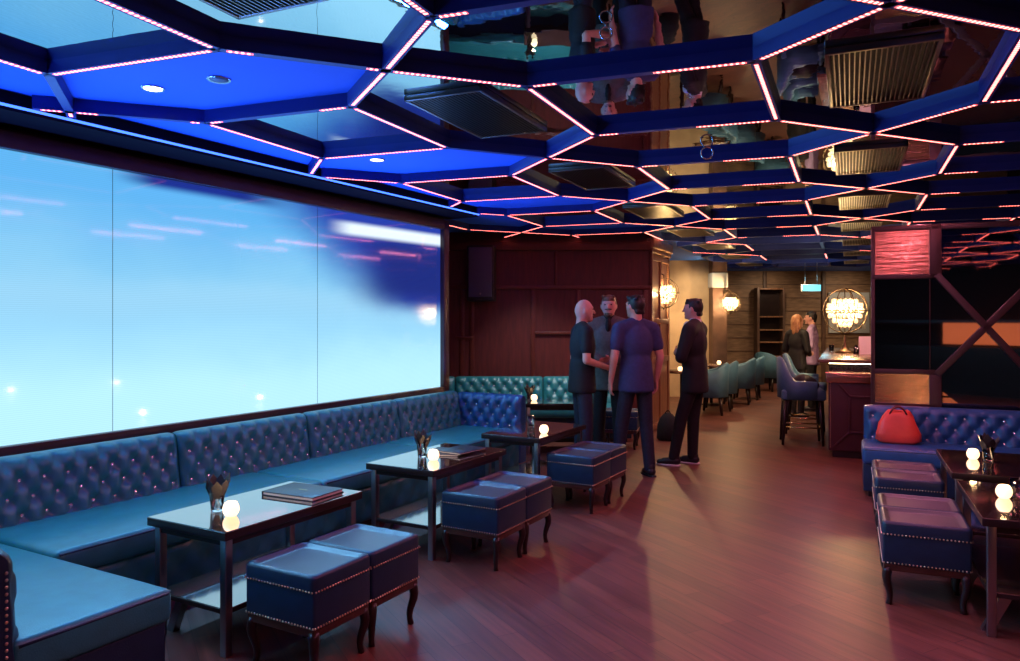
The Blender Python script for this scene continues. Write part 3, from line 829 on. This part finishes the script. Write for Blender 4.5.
# ------------------------------------------------------------------ globe lamps
def orb_lamp(name, label, c, r, stand=None, arm=None):
    root = thing(name, label, 'lamp', c, 0)
    m = MB()
    for k in range(4): m.torus((0, 0, 0), r, r*.022, Matrix.Rotation(PI*k/4, 4, 'Z') @ Matrix.Rotation(PI/2, 4, 'X'), 40, 6)
    m.torus((0, 0, 0), r, r*.022, None, 40, 6)
    m.build('globe_frame', 'iron', root)
    m = MB(); random.seed(int(r*1000))
    for zz, rad, n in ((.42, .50, 16), (.22, .70, 22), (0, .74, 24), (-.25, .66, 22), (-.48, .48, 16), (-.66, .28, 10)):
        for k in range(n):
            a = 2*PI*k/n+zz; m.ell((r*rad*cos(a), r*rad*sin(a), r*(zz+.04*random.random())), (r*.06, r*.06, r*.10), 6)
    m.build('crystal_drops', 'crystal', root)
    for k in range(5):
        a = 2*PI*k/5+.3; m = MB(); m.ell((r*.42*cos(a), r*.42*sin(a), r*.16), (r*.085, r*.085, r*.16), 10); m.build('bulb', 'bulb', root)
    m = MB()
    for k in range(5):
        a = 2*PI*k/5+.3; m.tube([(0, 0, -r*.15), (r*.25*cos(a), r*.25*sin(a), -r*.2), (r*.42*cos(a), r*.42*sin(a), 0)], r*.02, 6)
    m.tube([(0, 0, -r), (0, 0, r)], r*.022, 8); m.ell((0, 0, -r*1.05), r*.06, 8)
    m.build('stem', 'iron', root)
    if stand:
        m = MB(); m.lathe([(.001, -stand), (.13, -stand), (.13, -stand+.02), (.06, -stand+.04), (.035, -stand+.09), (.018, -stand+.14), (.012, -r), (.001, -r)], 20); m.build('lamp_base', 'iron', root)
    if arm:
        m = MB(); m.tube([(0, 0, r), (0, 0, r*1.2), Vector(arm)*.5+Vector((0, 0, r*1.3)), Vector(arm)+Vector((0, 0, r*1.1))], .012, 8); m.ell(Vector(arm)+Vector((0, 0, r*1.1)), (.03, .03, .08), 10); m.build('wall_arm', 'iron', root)
    lt = bpy.data.lights.new(name+'_glow', 'POINT'); lt.energy = 120*(r/.3)**1.3; lt.color = (1, .62, .28); lt.shadow_soft_size = r*.12
    lo = bpy.data.objects.new(name+'_glow', lt); C.objects.link(lo); lo.location = Vector(c); lo['kind'] = 'helper'
    return root
# bar first (lamp stands on it)
bar0 = Vector((3.62, 8.55, 0))
bar = thing('bar_counter', 'wine leather bar with nailed edge and black stone counter behind the partition', 'bar', bar0, -B)
m = MB(); m.box(0, .75, 0, 4.2, .08, .95, None, .01); m.build('body', 'bar_leather', bar)
m = MB(); m.box(.04, .75, .04, 4.2, 0, .08); m.build('plinth', 'dark_wood', bar)
m = MB()
for (x0, z0, x1, z1) in ((.05, .90, .22, .70), (.22, .70, .22, .30), (.22, .30, .05, .12), (.22, .70, .75, .70), (.22, .30, .75, .30)):
    L = math.hypot(x1-x0, z1-z0); a = math.atan2(z1-z0, x1-x0)
    m.box(-.008, L+.008, -.016, .004, -.011, .011, Matrix.Translation((x0, 0, z0)) @ Matrix.Rotation(-a, 4, 'Y'), .004)
m.build('panel_moulding', 'bar_leather', bar)
m = MB()
for k in range(30): m.ell((.022, -.002, .12+k*.027), (.007, .005, .007), 6)
m.build('nail_trim', 'nail', bar)
m = MB(); m.box(-.03, .80, -.03, .30, .85, .965, None, .012); m.build('lower_ledge', 'copper', bar)
m = MB(); m.box(.0, .78, .235, .25, 1.052, 1.06); m.build('ledge_light', 'flame', bar)
m = MB(); m.box(.0, .75, .28, 4.2, .95, 1.06); m.build('upper_front', 'granite', bar)
m = MB(); m.box(-.12, .80, .22, 4.3, 1.06, 1.10, None, .006); m.build('counter_top', 'bar_top', bar)
def on_bar(x, y, z=1.10): return bar0 + nB*x + uB*y + Vector((0, 0, z))
lamp_c = on_bar(.16, 2.22, 1.69)
orb_lamp('globe_lamp', 'large glowing crystal globe lamp standing on the bar counter', lamp_c, .31, stand=1.69-1.102)
orb_lamp('wall_lamp', 'glowing crystal globe lamp on the wooden pilaster behind the standing men', Vector((2.25, 11.0, 1.56+27*11.0/752)), .22, arm=-nB*.17)
orb_lamp('wall_lamp', 'smaller crystal globe lamp by the pillar deep in the rear room', Vector((4.28, 14.6, 1.56+17*14.6/752)), .20, arm=Vector((-.03, .28, 0)))
cards = thing('menu_card', 'white folded menu card standing on the bar beside the globe lamp', 'card', on_bar(.42, 1.9), R(-10))
m = MB(); m.poly([(-.09, -.05, 0), (.09, -.05, 0), (.09, 0, .24), (-.09, 0, .24), (.09, .05, 0), (-.09, .05, 0)], [(0, 1, 2, 3), (3, 2, 4, 5)])
m.build('card', 'paper', cards)
for i, (x, y, lab) in enumerate(((-.02, 2.55, 'small tumbler on the bar left of the globe lamp'), (.32, 2.5, 'tumbler on the bar just behind the globe lamp foot'), (.30, 1.55, 'tumbler on the bar in front of the white card'))):
    o = gp.copy(); C.objects.link(o); o.location = on_bar(x, y); o['label'] = lab; o['group'] = 'glasses on the bar'

# bar stools
def make_stool():
    root = thing('bar_stool', '', 'bar stool', (0, 0, 0), 0, 'upholstered bar stools')
    # faces +x; seat .68
    m = MB(); m.box(-.25, .27, -.25, .25, .56, .69, None, .03); m.build('seat', 'chair_fabric', root)
    m = MB(); n = 24; inner, outer = [], []
    rings = []
    for k in range(n+1):
        a = PI*.5 + PI*k/n
        x = -.06+.20*cos(a)*1.0; y = .27*sin(a)
        ext = .0
        top = 1.10 - .30*abs(sin(a))**3
        if k in (0, n): x += .22
        ox, oy = .03*cos(a), .03*sin(a)
        rings.append([Vector((x-ox, y-oy, .58)), Vector((x+ox, y+oy, .58)), Vector((x+ox*1.3, y+oy*1.3, top-.02)), Vector((x, y, top)), Vector((x-ox, y-oy, top-.02))])
    m.ring_loft(rings, True); m.build('backrest', 'chair_fabric', root)
    for sx in (-1, 1):
        for sy in (-1, 1):
            m = MB(); m.tube([(sx*.20, sy*.20, .57), (sx*.235, sy*.215, 0)], [.026, .016], 8); m.build('leg', 'chair_leg', root)
    m = MB(); m.tube([(.215, -.21, .22), (.215, .21, .22)], .010, 8); m.tube([(-.215, -.21, .22), (-.215, .21, .22)], .010, 8)
    m.tube([(-.215, -.21, .22), (.215, -.21, .22)], .010, 8); m.tube([(-.215, .21, .22), (.215, .21, .22)], .010, 8); m.build('foot_rail', 'brass', root)
    return root
stp = make_stool(); sb = Vector((3.70, 9.55, 0))
place(stp, True, sb, -B+R(8), 'nearest blue upholstered bar stool drawn up to the bar', 'upholstered bar stools')
place(stp, False, sb+uB*.95, -B, 'second bar stool behind the nearest one, mostly hidden', 'upholstered bar stools')
coat = thing('folded_coat', 'dark coat thrown over the nearest bar stool seat', 'coat', sb+Vector((.03, 0, .692)), -B)
m = MB(); rings = []
for z, wx, wy in ((0, .16, .19), (.05, .17, .2), (.12, .13, .16), (.17, .06, .09), (.18, .02, .03)):
    rings.append([Vector((wx*cos(a)*(1+.12*sin(4*a+z*20)), wy*sin(a)*(1+.1*sin(3*a)), z)) for a in [2*PI*k/24 for k in range(24)]])
m.ring_loft(rings); m.build('cloth', 'cloth_black', coat)

# armchairs of the rear room
def make_armchair():
    root = thing('armchair', '', 'chair', (0, 0, 0), 0, 'blue tub armchairs')
    m = MB(); m.box(-.25, .25, -.24, .26, .30, .46, None, .03); m.build('seat', 'chair_fabric', root)
    m = MB(); n = 26; rings = []
    for k in range(n+1):
        a = PI + PI*k/n; f = abs(k/n-.5)*2
        x = .29*cos(a); y = -.05+.24*sin(a) + (.25*(f-.75)/.25 if f > .75 else 0)
        top = .86-.20*f**2.2
        ox, oy = .035*cos(a), .035*sin(a)
        rings.append([Vector((x-ox, y-oy, .30)), Vector((x+ox, y+oy, .30)), Vector((x+ox*1.5, y+oy*1.5, top-.03)), Vector((x+ox*.5, y+oy*.5, top)), Vector((x-ox*.8, y-oy*.8, top-.02))])
    m.ring_loft(rings, True); m.build('backrest', 'chair_fabric', root)
    for sx in (-1, 1):
        for sy in (-1, 1):
            m = MB(); m.tube([(sx*.20, sy*.19, .31), (sx*.225, sy*.22, 0)], [.035, .02], 8); m.build('leg', 'chair_leg', root)
    return root
acp = make_armchair()
for i, (px, Y, rz, lab) in enumerate(((708, 12.5, 75, 'blue tub armchair just behind the man in the suit'), (718, 13.1, 70, 'blue tub armchair second behind the man in the suit'),
        (737, 14.1, 70, 'blue armchair in the middle of the rear row'), (747, 14.9, 66, 'blue armchair beyond the middle one of the rear row'), (771, 16.6, -60, 'blue armchair with low sloping arms at the far end near the ladder shelf'))):
    place(acp, i == 0, ((px-510)/F*Y, Y, 0), R(rz), lab, 'blue tub armchairs')
# small round table behind the suit man
def round_table(p, r, h, lab):
    t = thing('bistro_table', lab, 'table', p)
    m = MB(); m.lathe([(.001, h-.03), (r, h-.03), (r, h), (.001, h)], 28); m.build('table_top', 'bar_top', t)
    m = MB(); m.lathe([(.03, .03), (.03, h-.03)], 12); m.build('column', 'dark_wood', t)
    m = MB(); m.lathe([(.001, 0), (r*.62, 0), (r*.6, .015), (.03, .035), (.001, .035)], 24); m.build('foot', 'dark_wood', t)
round_table(Vector((2.72, 11.9, 0)), .33, .76, 'round wooden table by the pilaster behind the man in the suit')
round_table(Vector((3.72, 13.9, 0)), .35, .74, 'round table among the blue armchairs in the rear room')
o = copy_tree(cp); o.location = (2.66, 11.75, .761); o['label'] = 'glowing candle on the round table by the pilaster'
o = copy_tree(cp); o.location = (3.85, 13.85, .741); o['label'] = 'glowing candle on the round table among the armchairs'
# ladder shelf on the far wall, picture, exit sign
lad = thing('shelf_unit', 'tall dark wooden shelf against the boarded far wall', 'shelf', (6.35, 18.4, 0))
m = MB(); m.box(-.34, -.28, -.13, .13, 0, 2.35, None, .005); m.build('side_post', 'shelf_wood', lad)
m = MB(); m.box(.28, .34, -.13, .13, 0, 2.35, None, .005); m.build('side_post', 'shelf_wood', lad)
for z in (.25, .65, 1.0, 1.3, 1.62, 2.3):
    m = MB(); m.box(-.28, .28, -.13, .13, z, z+.035, None, .003); m.build('shelf', 'warm_wood', lad)
m = MB(); m.box(-.28, .28, .11, .13, 0, 2.3); m.build('back_panel', 'dark_wood', lad)
pic = thing('poster', 'white framed poster on the far wall behind the globe lamp', 'picture', ((850-510)/F*18.5, 18.54, 1.24))
m = MB(); m.box(-.50, .50, 0, .04, 0, 1.0, None, .004); m.build('frame', 'white_paint', pic)
m = MB(); m.box(-.40, .40, -.006, .0, .1, .9); m.build('print', 'poster_ink', pic)
ex = thing('exit_sign', 'glowing pale cyan sign box hanging from the rear ceiling', 'sign', ((811-510)/F*15, 15, 2.13))
m = MB(); m.box(-.19, .19, -.03, .03, 0, .14, None, .006); m.build('housing', 'white_paint', ex)
m = MB(); m.box(-.18, .18, -.036, -.03, .01, .13); m.build('lit_face', 'exit_face', ex)
m = MB()
for x in (-.12, .12): m.tube([(x, 0, .14), (x, 0, Z_CEIL-2.13)], .006, 6)
m.build('hanger', 'steel', ex)
lt = bpy.data.lights.new('exit_glow', 'POINT'); lt.energy = 6; lt.color = (.4, .9, 1); lt.shadow_soft_size = .1
lo = bpy.data.objects.new('exit_glow', lt); C.objects.link(lo); lo.location = ((811-510)/F*15, 14.8, 2.2); lo['kind'] = 'helper'

# ------------------------------------------------------------------ people
def remeshed(m, name, matname, parent, vox, smooth_it=4):
    o = m.build(name, matname, parent, recalc=True)
    md = o.modifiers.new('r', 'REMESH'); md.mode = 'VOXEL'; md.voxel_size = vox; md.use_smooth_shade = True
    ms = o.modifiers.new('s', 'SMOOTH'); ms.factor = .5; ms.iterations = smooth_it
    dg = bpy.context.evaluated_depsgraph_get(); dg.update()
    me = bpy.data.meshes.new_from_object(o.evaluated_get(dg))
    me.materials.clear(); me.materials.append(M[matname])
    o.modifiers.clear(); o.data = me
    for p in me.polygons: p.use_smooth = True
    return o
def hand(m, wr, d, nrm, side, k=1.):
    """wr wrist, d direction of the fingers, nrm palm normal, side thumb direction"""
    d = Vector(d).normalized(); s_ = Vector(side); s_ = (s_-d*s_.dot(d)).normalized(); n = d.cross(s_).normalized()
    if n.dot(Vector(nrm)) < 0: n = -n
    for f in (-.02, 0, .02): m.cap(wr+s_*f*.6, wr+d*.075*k+s_*f*1.3, .015, .014)
    for i, (o, L) in enumerate(((.030, .068), (.010, .078), (-.010, .072), (-.028, .056))):
        a = wr+d*.08*k+s_*o; b = a+(d*.93+n*.35).normalized()*L*.5*k; c = b+(d*.6+n*.8).normalized()*L*.5*k
        m.cap(a, b, .0092, .0086, 8); m.cap(b, c, .0086, .0076, 8)
    a = wr+d*.025+s_*.025; b = a+(d*.5+s_*.8+n*.2).normalized()*.04; c = b+(d*.85+s_*.3+n*.3).normalized()*.035
    m.cap(a, b, .012, .0105, 8); m.cap(b, c, .0105, .009, 8)
def person(label, loc, face, H=1.78, arms=None, top='cloth_black', top_len='short', legs='cloth_jeans', hair='hair_dark', hair_kind='short',
           head_turn=0, female=False, stance=.11, lead=(.0, .0), collar=None, shoes='shoe', jacket=False, belly=1., skirt=False):
    """faces +y locally; arms = [(elbow, wrist, finger dir, palm normal, thumb dir) right(+x), left(-x)]"""
    k = H/1.78
    root = thing('person', label, 'person', loc, face)
    V = lambda x, y, z: Vector((x*k, y*k, z*k))
    sw = .165 if female else .19
    sh = {1: V(sw, 0, 1.45), -1: V(-sw, 0, 1.45)}
    hip = {1: V(.09, 0, .93), -1: V(-.09, 0, .93)}
    ank = {1: V(stance, lead[0], .085), -1: V(-stance, lead[1], .085)}
    knee = {s: (hip[s]+ank[s])/2 + V(0, .02, 0) for s in (1, -1)}
    body = MB()
    hc = V(0, .02, 1.665); ht = Matrix.Rotation(head_turn, 4, 'Z')
    def HH(x, y, z): return hc + (ht @ Vector((x*k, y*k, z*k)))
    body.ell(hc, (.077*k, .096*k, .112*k), 18, ht); body.ell(HH(0, .025, -.055), (.058*k, .068*k, .062*k), 14, ht)
    body.cap(HH(0, .092, .012), HH(0, .112, -.022), .010*k, .014*k, 8)
    body.ell(HH(0, .075, -.088), (.028*k, .022*k, .020*k), 10)
    for s in (1, -1): body.ell(HH(s*.078, -.005, -.005), (.012*k, .022*k, .032*k), 10, ht)
    for s in (1, -1): body.cap(HH(s*.015, .088, .030), HH(s*.045, .078, .032), .010*k, .009*k, 8)
    body.cap(V(0, -.015, 1.44), V(0, .0, 1.60), .062*k if not female else .05*k, .056*k if not female else .045*k)
    def torso(m, g):
        m.ell(V(0, .005, 1.30), (.165*k*(sw/.19)+g, .108*k*belly+g, .22*k), 18)
        m.ell(V(0, .01, 1.10), (.142*k*(sw/.19)+g, .102*k*belly+g, .20*k), 18)
        m.ell(V(0, 0, .96), (.155*k+g, .108*k+g, .13*k), 18)
        m.cap(sh[1]+V(-.03, 0, .0), sh[-1]+V(.03, 0, 0), .058*k+g, .058*k+g)
        for s in (1, -1): m.cap(V(s*.03, -.005, 1.51), sh[s]+V(0, 0, .005), .045*k+g, .05*k+g)
    torso(body, 0)
    arms = arms or [((.25, -.03, 1.17), (.25, .05, .93), (0, .15, -1), (-1, 0, 0), (0, 1, 0)), ((-.25, -.03, 1.17), (-.25, .05, .93), (0, .15, -1), (1, 0, 0), (0, 1, 0))]
    el, wr = {}, {}
    for s, ad in zip((1, -1), arms):
        el[s] = V(*ad[0]); wr[s] = V(*ad[1])
        body.cap(sh[s], el[s], .052*k, .041*k); body.cap(el[s], wr[s], .041*k, .027*k)
        hand(body, wr[s], ad[2], ad[3], ad[4], k)
        body.cap(hip[s]+V(-s*.008, 0, -.02), knee[s], .066*k, .050*k); body.cap(knee[s], ank[s], .049*k, .036*k)
        body.cap(ank[s]+V(0, -.02, -.035), ank[s]+V(s*.02, .14, -.055), .036*k, .026*k)
    remeshed(body, 'body', 'skin', root, .0085)
    # upper clothing
    m = MB(); g = .022 if jacket else .012; torso(m, g)
    for s in (1, -1):
        m.cap(sh[s], el[s] if top_len != 'short' else sh[s]+(el[s]-sh[s])*.62, .056*k+g, (.046*k if top_len != 'short' else .054*k)+g*.8)
        if top_len != 'short': m.cap(el[s], el[s]+(wr[s]-el[s])*.93, .046*k+g*.8, .034*k+g*.6)
    hem = .78 if jacket else .83
    prof = []
    for z, rx, ry in ((hem, .170, .120), (hem+.04, .174, .122), (.98, .166, .114), (1.12, .152, .106), (1.2, .12, .09)):
        prof.append([V(rx*cos(2*PI*q/28), ry*belly*sin(2*PI*q/28), z)*1 + Vector((g*cos(2*PI*q/28)*.7, g*sin(2*PI*q/28)*.7, 0)) for q in range(28)])
    m.ring_loft(prof)
    m.cap(V(0, -.012, 1.46), V(0, -.008, 1.515), .064*k+g*.5, .060*k+g*.3)
    remeshed(m, 'jacket' if jacket else 'shirt', top, root, .012, 14)
    if collar:
        m = MB(); m.cap(V(0, -.006, 1.50), V(0, -.002, 1.545), .069*k, .064*k); m.ell(V(0, .088, 1.455), (.034*k, .050*k, .085*k), 12); remeshed(m, 'collar', collar, root, .009)
    # lower clothing
    m = MB(); m.ell(V(0, 0, .95), (.160*k, .112*k, .13*k), 18)
    for s in (1, -1):
        m.cap(hip[s]+V(-s*.008, 0, -.02), knee[s], .086*k, .069*k); m.cap(knee[s], ank[s]+V(0, 0, .0), .069*k, .058*k)
    if skirt: m.cap(V(0, 0, .9), V(0, 0, .62), .17*k, .165*k)
    remeshed(m, 'trousers' if not skirt else 'skirt', legs, root, .012, 12)
    for s in (1, -1):
        m = MB(); a = ank[s]
        m.cap(a+V(0, -.03, -.035), a+V(s*.02, .10, -.045), .046*k, .040*k); m.cap(a+V(s*.015, .08, -.05), a+V(s*.025, .15, -.055), .040*k, .030*k); m.cap(a+V(0, -.02, 0), a+V(0, -.01, .03), .046*k, .044*k)
        for v in m.bm.verts: v.co.z = max(v.co.z, .012)
        sh_o = m.build('shoe', shoes, root)
        m = MB(); rr = []
        for z in (0, .014):
            rr.append([Vector((a.x+s*.012*k+.050*k*cos(t)*(1-.12*sin(t)), a.y+.055*k+.135*k*sin(t), z)) for t in [2*PI*q/20 for q in range(20)]])
        m.ring_loft(rr); m.build('sole', 'shoe_sole' if shoes == 'shoe' and collar else 'shoe', sh_o)
    # face
    for s in (1, -1):
        m = MB(); m.ell(HH(s*.031, .084, .012), (.011*k, .008*k, .006*k), 10, ht); m.build('eye', 'eye', root)
    m = MB(); m.ell(HH(0, .090, -.052), (.022*k, .008*k, .006*k), 10, ht); m.build('mouth', 'lip', root)
    if hair_kind == 'short' or hair_kind == 'beard':
        m = MB(); m.ell(HH(0, -.024, .024), (.081*k, .087*k, .098*k), 18, ht); m.ell(HH(0, .010, .066), (.068*k, .080*k, .052*k), 14, ht); [m.cap(HH(q*.070, .012, .03), HH(q*.073, .012, -.02), .014*k, .008*k, 8) for q in (1, -1)]; m.cap(HH(-.03, -.068, -.05), HH(.03, -.068, -.05), .028*k, .028*k); [m.ell(HH(.075*sin(q*2.4)*.75, -.01+.07*cos(q*1.7), .085+.015*sin(q*3)), (.022*k, .022*k, .016*k), 8, ht) for q in range(14)]; remeshed(m, 'hair', hair, root, .009)
    if hair_kind == 'beard':
        m = MB(); m.ell(HH(0, .055, -.09), (.045*k, .045*k, .035*k), 12, ht); m.cap(HH(-.03, .085, -.036), HH(.03, .085, -.036), .011*k, .011*k, 8); remeshed(m, 'beard', hair, root, .008)
    if hair_kind == 'long':
        m = MB(); m.ell(HH(0, -.02, .025), (.092*k, .098*k, .108*k), 18, ht)
        m.cap(HH(.055, -.045, .0), HH(.065, -.05, -.18), .05*k, .035*k); m.cap(HH(-.055, -.045, 0), HH(-.065, -.05, -.18), .05*k, .035*k); m.cap(HH(0, -.07, 0), HH(0, -.075, -.20), .055*k, .04*k); remeshed(m, 'hair', hair, root, .010)
    if hair_kind == 'stubble':
        m = MB(); m.ell(HH(0, .052, -.085), (.046*k, .046*k, .033*k), 12, ht); remeshed(m, 'stubble', 'skin', root, .009)
    return root
def at(px, Y): return Vector(((px-510)/F*Y, Y, 0))
hold = [((.24, -.02, 1.17), (.05, .27, 1.08), (-1, .25, .05), (0, -.3, -1), (.1, .3, 1)), ((-.24, -.02, 1.17), (-.05, .27, 1.10), (1, .25, .05), (0, -.3, -1), (-.1, .3, 1))]
crossed = [((.27, .06, 1.17), (-.07, .185, 1.205), (-1, -.35, .12), (0, -1, 0), (0, .1, 1)), ((-.27, .06, 1.16), (.08, .165, 1.15), (1, -.45, .05), (0, -1, 0), (0, .1, 1))]
relax = None
person('bald person in a black tee shirt and dark jeans with hands clasped', at(582, 7.6), R(-80), 1.77, hold, 'cloth_black', 'short', 'cloth_jeans', hair_kind='stubble', belly=1.1)
person('bearded person in a dark grey jacket standing behind the bald one, facing the camera', at(609, 8.15), R(168), 1.83, hold, 'cloth_grey', 'long', 'cloth_black', 'hair_brown', 'beard', jacket=True, head_turn=R(0), collar='cloth_black')
person('person in a loose blue short sleeved shirt seen from behind', at(636, 7.50), R(18), 1.81, None, 'cloth_navy', 'short', 'cloth_jeans', 'hair_dark', 'short', stance=.14, lead=(-.02, .12), belly=1.2, head_turn=R(15))
person('person in a black suit and sneakers with folded arms, facing left', at(695, 8.05), R(58), 1.79, crossed, 'cloth_black', 'long', 'cloth_black', 'hair_dark', 'short', jacket=True, collar='cloth_white', stance=.10, lead=(.06, .20))
person('person with long reddish blond hair in a dark top by the far bar end', at(797, 12.1), R(-60), 1.64, hold, 'cloth_black', 'long', 'cloth_black', 'hair_blond', 'long', female=True, stance=.08, head_turn=R(-10))
person('person in a lilac shirt behind the long haired one at the bar', at(812, 12.9), R(60), 1.70, hold, 'cloth_lilac', 'long', 'cloth_black', 'hair_dark', 'short', stance=.09)

# ------------------------------------------------------------------ fill lights added for brightness
def area(name, loc, target, size, size_y, energy, col, spread=PI):
    lt = bpy.data.lights.new(name, 'AREA'); lt.shape = 'RECTANGLE'; lt.size = size; lt.size_y = size_y; lt.energy = energy; lt.color = col; lt.spread = spread
    o = bpy.data.objects.new(name, lt); C.objects.link(o); o.location = loc
    o.rotation_euler = (Vector(target)-Vector(loc)).to_track_quat('-Z', 'Y').to_euler(); o['kind'] = 'helper'
    return o
def spot(name, loc, target, energy, col, size=R(80), blend=.6, soft=.08):
    lt = bpy.data.lights.new(name, 'SPOT'); lt.energy = energy; lt.color = col; lt.spot_size = size; lt.spot_blend = blend; lt.shadow_soft_size = soft
    o = bpy.data.objects.new(name, lt); C.objects.link(o); o.location = loc
    o.rotation_euler = (Vector(target)-Vector(loc)).to_track_quat('-Z', 'Y').to_euler(); o['kind'] = 'helper'

wd = bpy.data.worlds.new('night'); bpy.context.scene.world = wd; wd.use_nodes = True
wd.node_tree.nodes['Background'].inputs[0].default_value = (.02, .015, .04, 1); wd.node_tree.nodes['Background'].inputs[1].default_value = .3


mid = PA(3.2, 0)
area('screen_fill_upper', PA(3.0, SCR_T+.12, 2.60), PA(3.0, -2.8, 1.0), 7.2, .06, 105, (.18, .58, 1.), R(120))  # added unseen lamp, strengthens the screen's spill onto sofa and tables
area('screen_fill_lower', PA(3.0, SCR_T+.12, .85), PA(3.0, -3.6, 2.8), 7.2, .06, 120, (.05, .20, 1.), R(130))  # added lamp below the screen, brightens the blue cells and beams
for j in range(-1, 4):  # added area lamps along the pink strips, boosting their light on the floor
    for t_s in (-1.432, -.38, .64):
        p = PL(s0(t_s)+P*j+SIDE/2, t_s, Z_LED-.012)
        if not inside((s0(t_s)+P*j+SIDE/2, t_s)): continue
        lt = bpy.data.lights.new('led_glow', 'AREA'); lt.shape = 'RECTANGLE'; lt.size = .02; lt.size_y = SIDE*.9; lt.energy = (13 if t_s > -1 else 5)*(.95 if j < 1 else 1); lt.color = (1., .26, .46 if j < 2 else .36)
        lo = bpy.data.objects.new('led_glow', lt); C.objects.link(lo); lo.location = p; lo.rotation_euler = (0, 0, -B); lo['kind'] = 'helper'
for p, e in (((4.2, 12.2, 2.6), 120), ((5.6, 15.0, 2.6), 160), ((7.4, 16.6, 2.6), 130), ((3.3, 14.2, 2.5), 110), ((5.2, 10.0, 2.6), 70)):  # added warm fill light over the rear room
    spot('rear_fill', p, (p[0], p[1]+.4, 0), e, (1, .66, .36), R(130), .8)
spot('banquette_fill', (.3, 9.2, 2.66), (.3, 9.9, .5), 130, (.9, .92, .95), R(76), .8)  # added pair of fill spots, brightens the back banquette
spot('banquette_fill', (1.2, 9.3, 2.66), (1.2, 9.95, .5), 70, (1., .9, .8), R(70), .8)
for x, e in ((4.6, 34), (6.3, 40), (8.2, 45)): spot('wall_fill', (x, 17.4, 2.7), (x, 18.5, 1.4), e, (1, .72, .45), R(120), .8)  # added fill spots, lift the boarded far wall
spot('wall_fill', (3.6, 14.4, 2.7), (3.75, 15.3, 1.3), 60, (1, .75, .45), R(110), .8)  # added fill spot for the pale wall
# backlit amber counter behind the camera, seen only in the mirrors
amb = thing('amber_counter', 'backlit amber counter front reflected in the partition mirror', 'counter', (1.6, -2.6, 0), R(10))
m = MB(); m.box(-3.5, 3.5, -.3, .0, 0, 1.0); m.box(-3.5, 3.5, -.3, .06, 1.5, 1.56); m.build('body', 'dark_wood', amb)
m = MB(); m.box(-.85, 3.5, -.28, .0, 1.05, 1.5); m.build('lit_front', 'amber', amb)
# ------------------------------------------------------------------ camera and view
cd = bpy.data.cameras.new('camera'); cam = bpy.data.objects.new('camera', cd); C.objects.link(cam)
cam.location = (0, 0, CAM_H); cam.rotation_euler = (PI/2, 0, 0)
cd.sensor_width = 36; cd.sensor_fit = 'HORIZONTAL'; cd.lens = 36*F/1020; cd.shift_y = -10.5/1020; cd.clip_start = .05
sc = bpy.context.scene; sc.camera = cam
sc.view_settings.view_transform = 'Standard'; sc.view_settings.look = 'None'; sc.view_settings.exposure = 0.; sc.view_settings.gamma = 1; sc.view_settings.use_curve_mapping = False
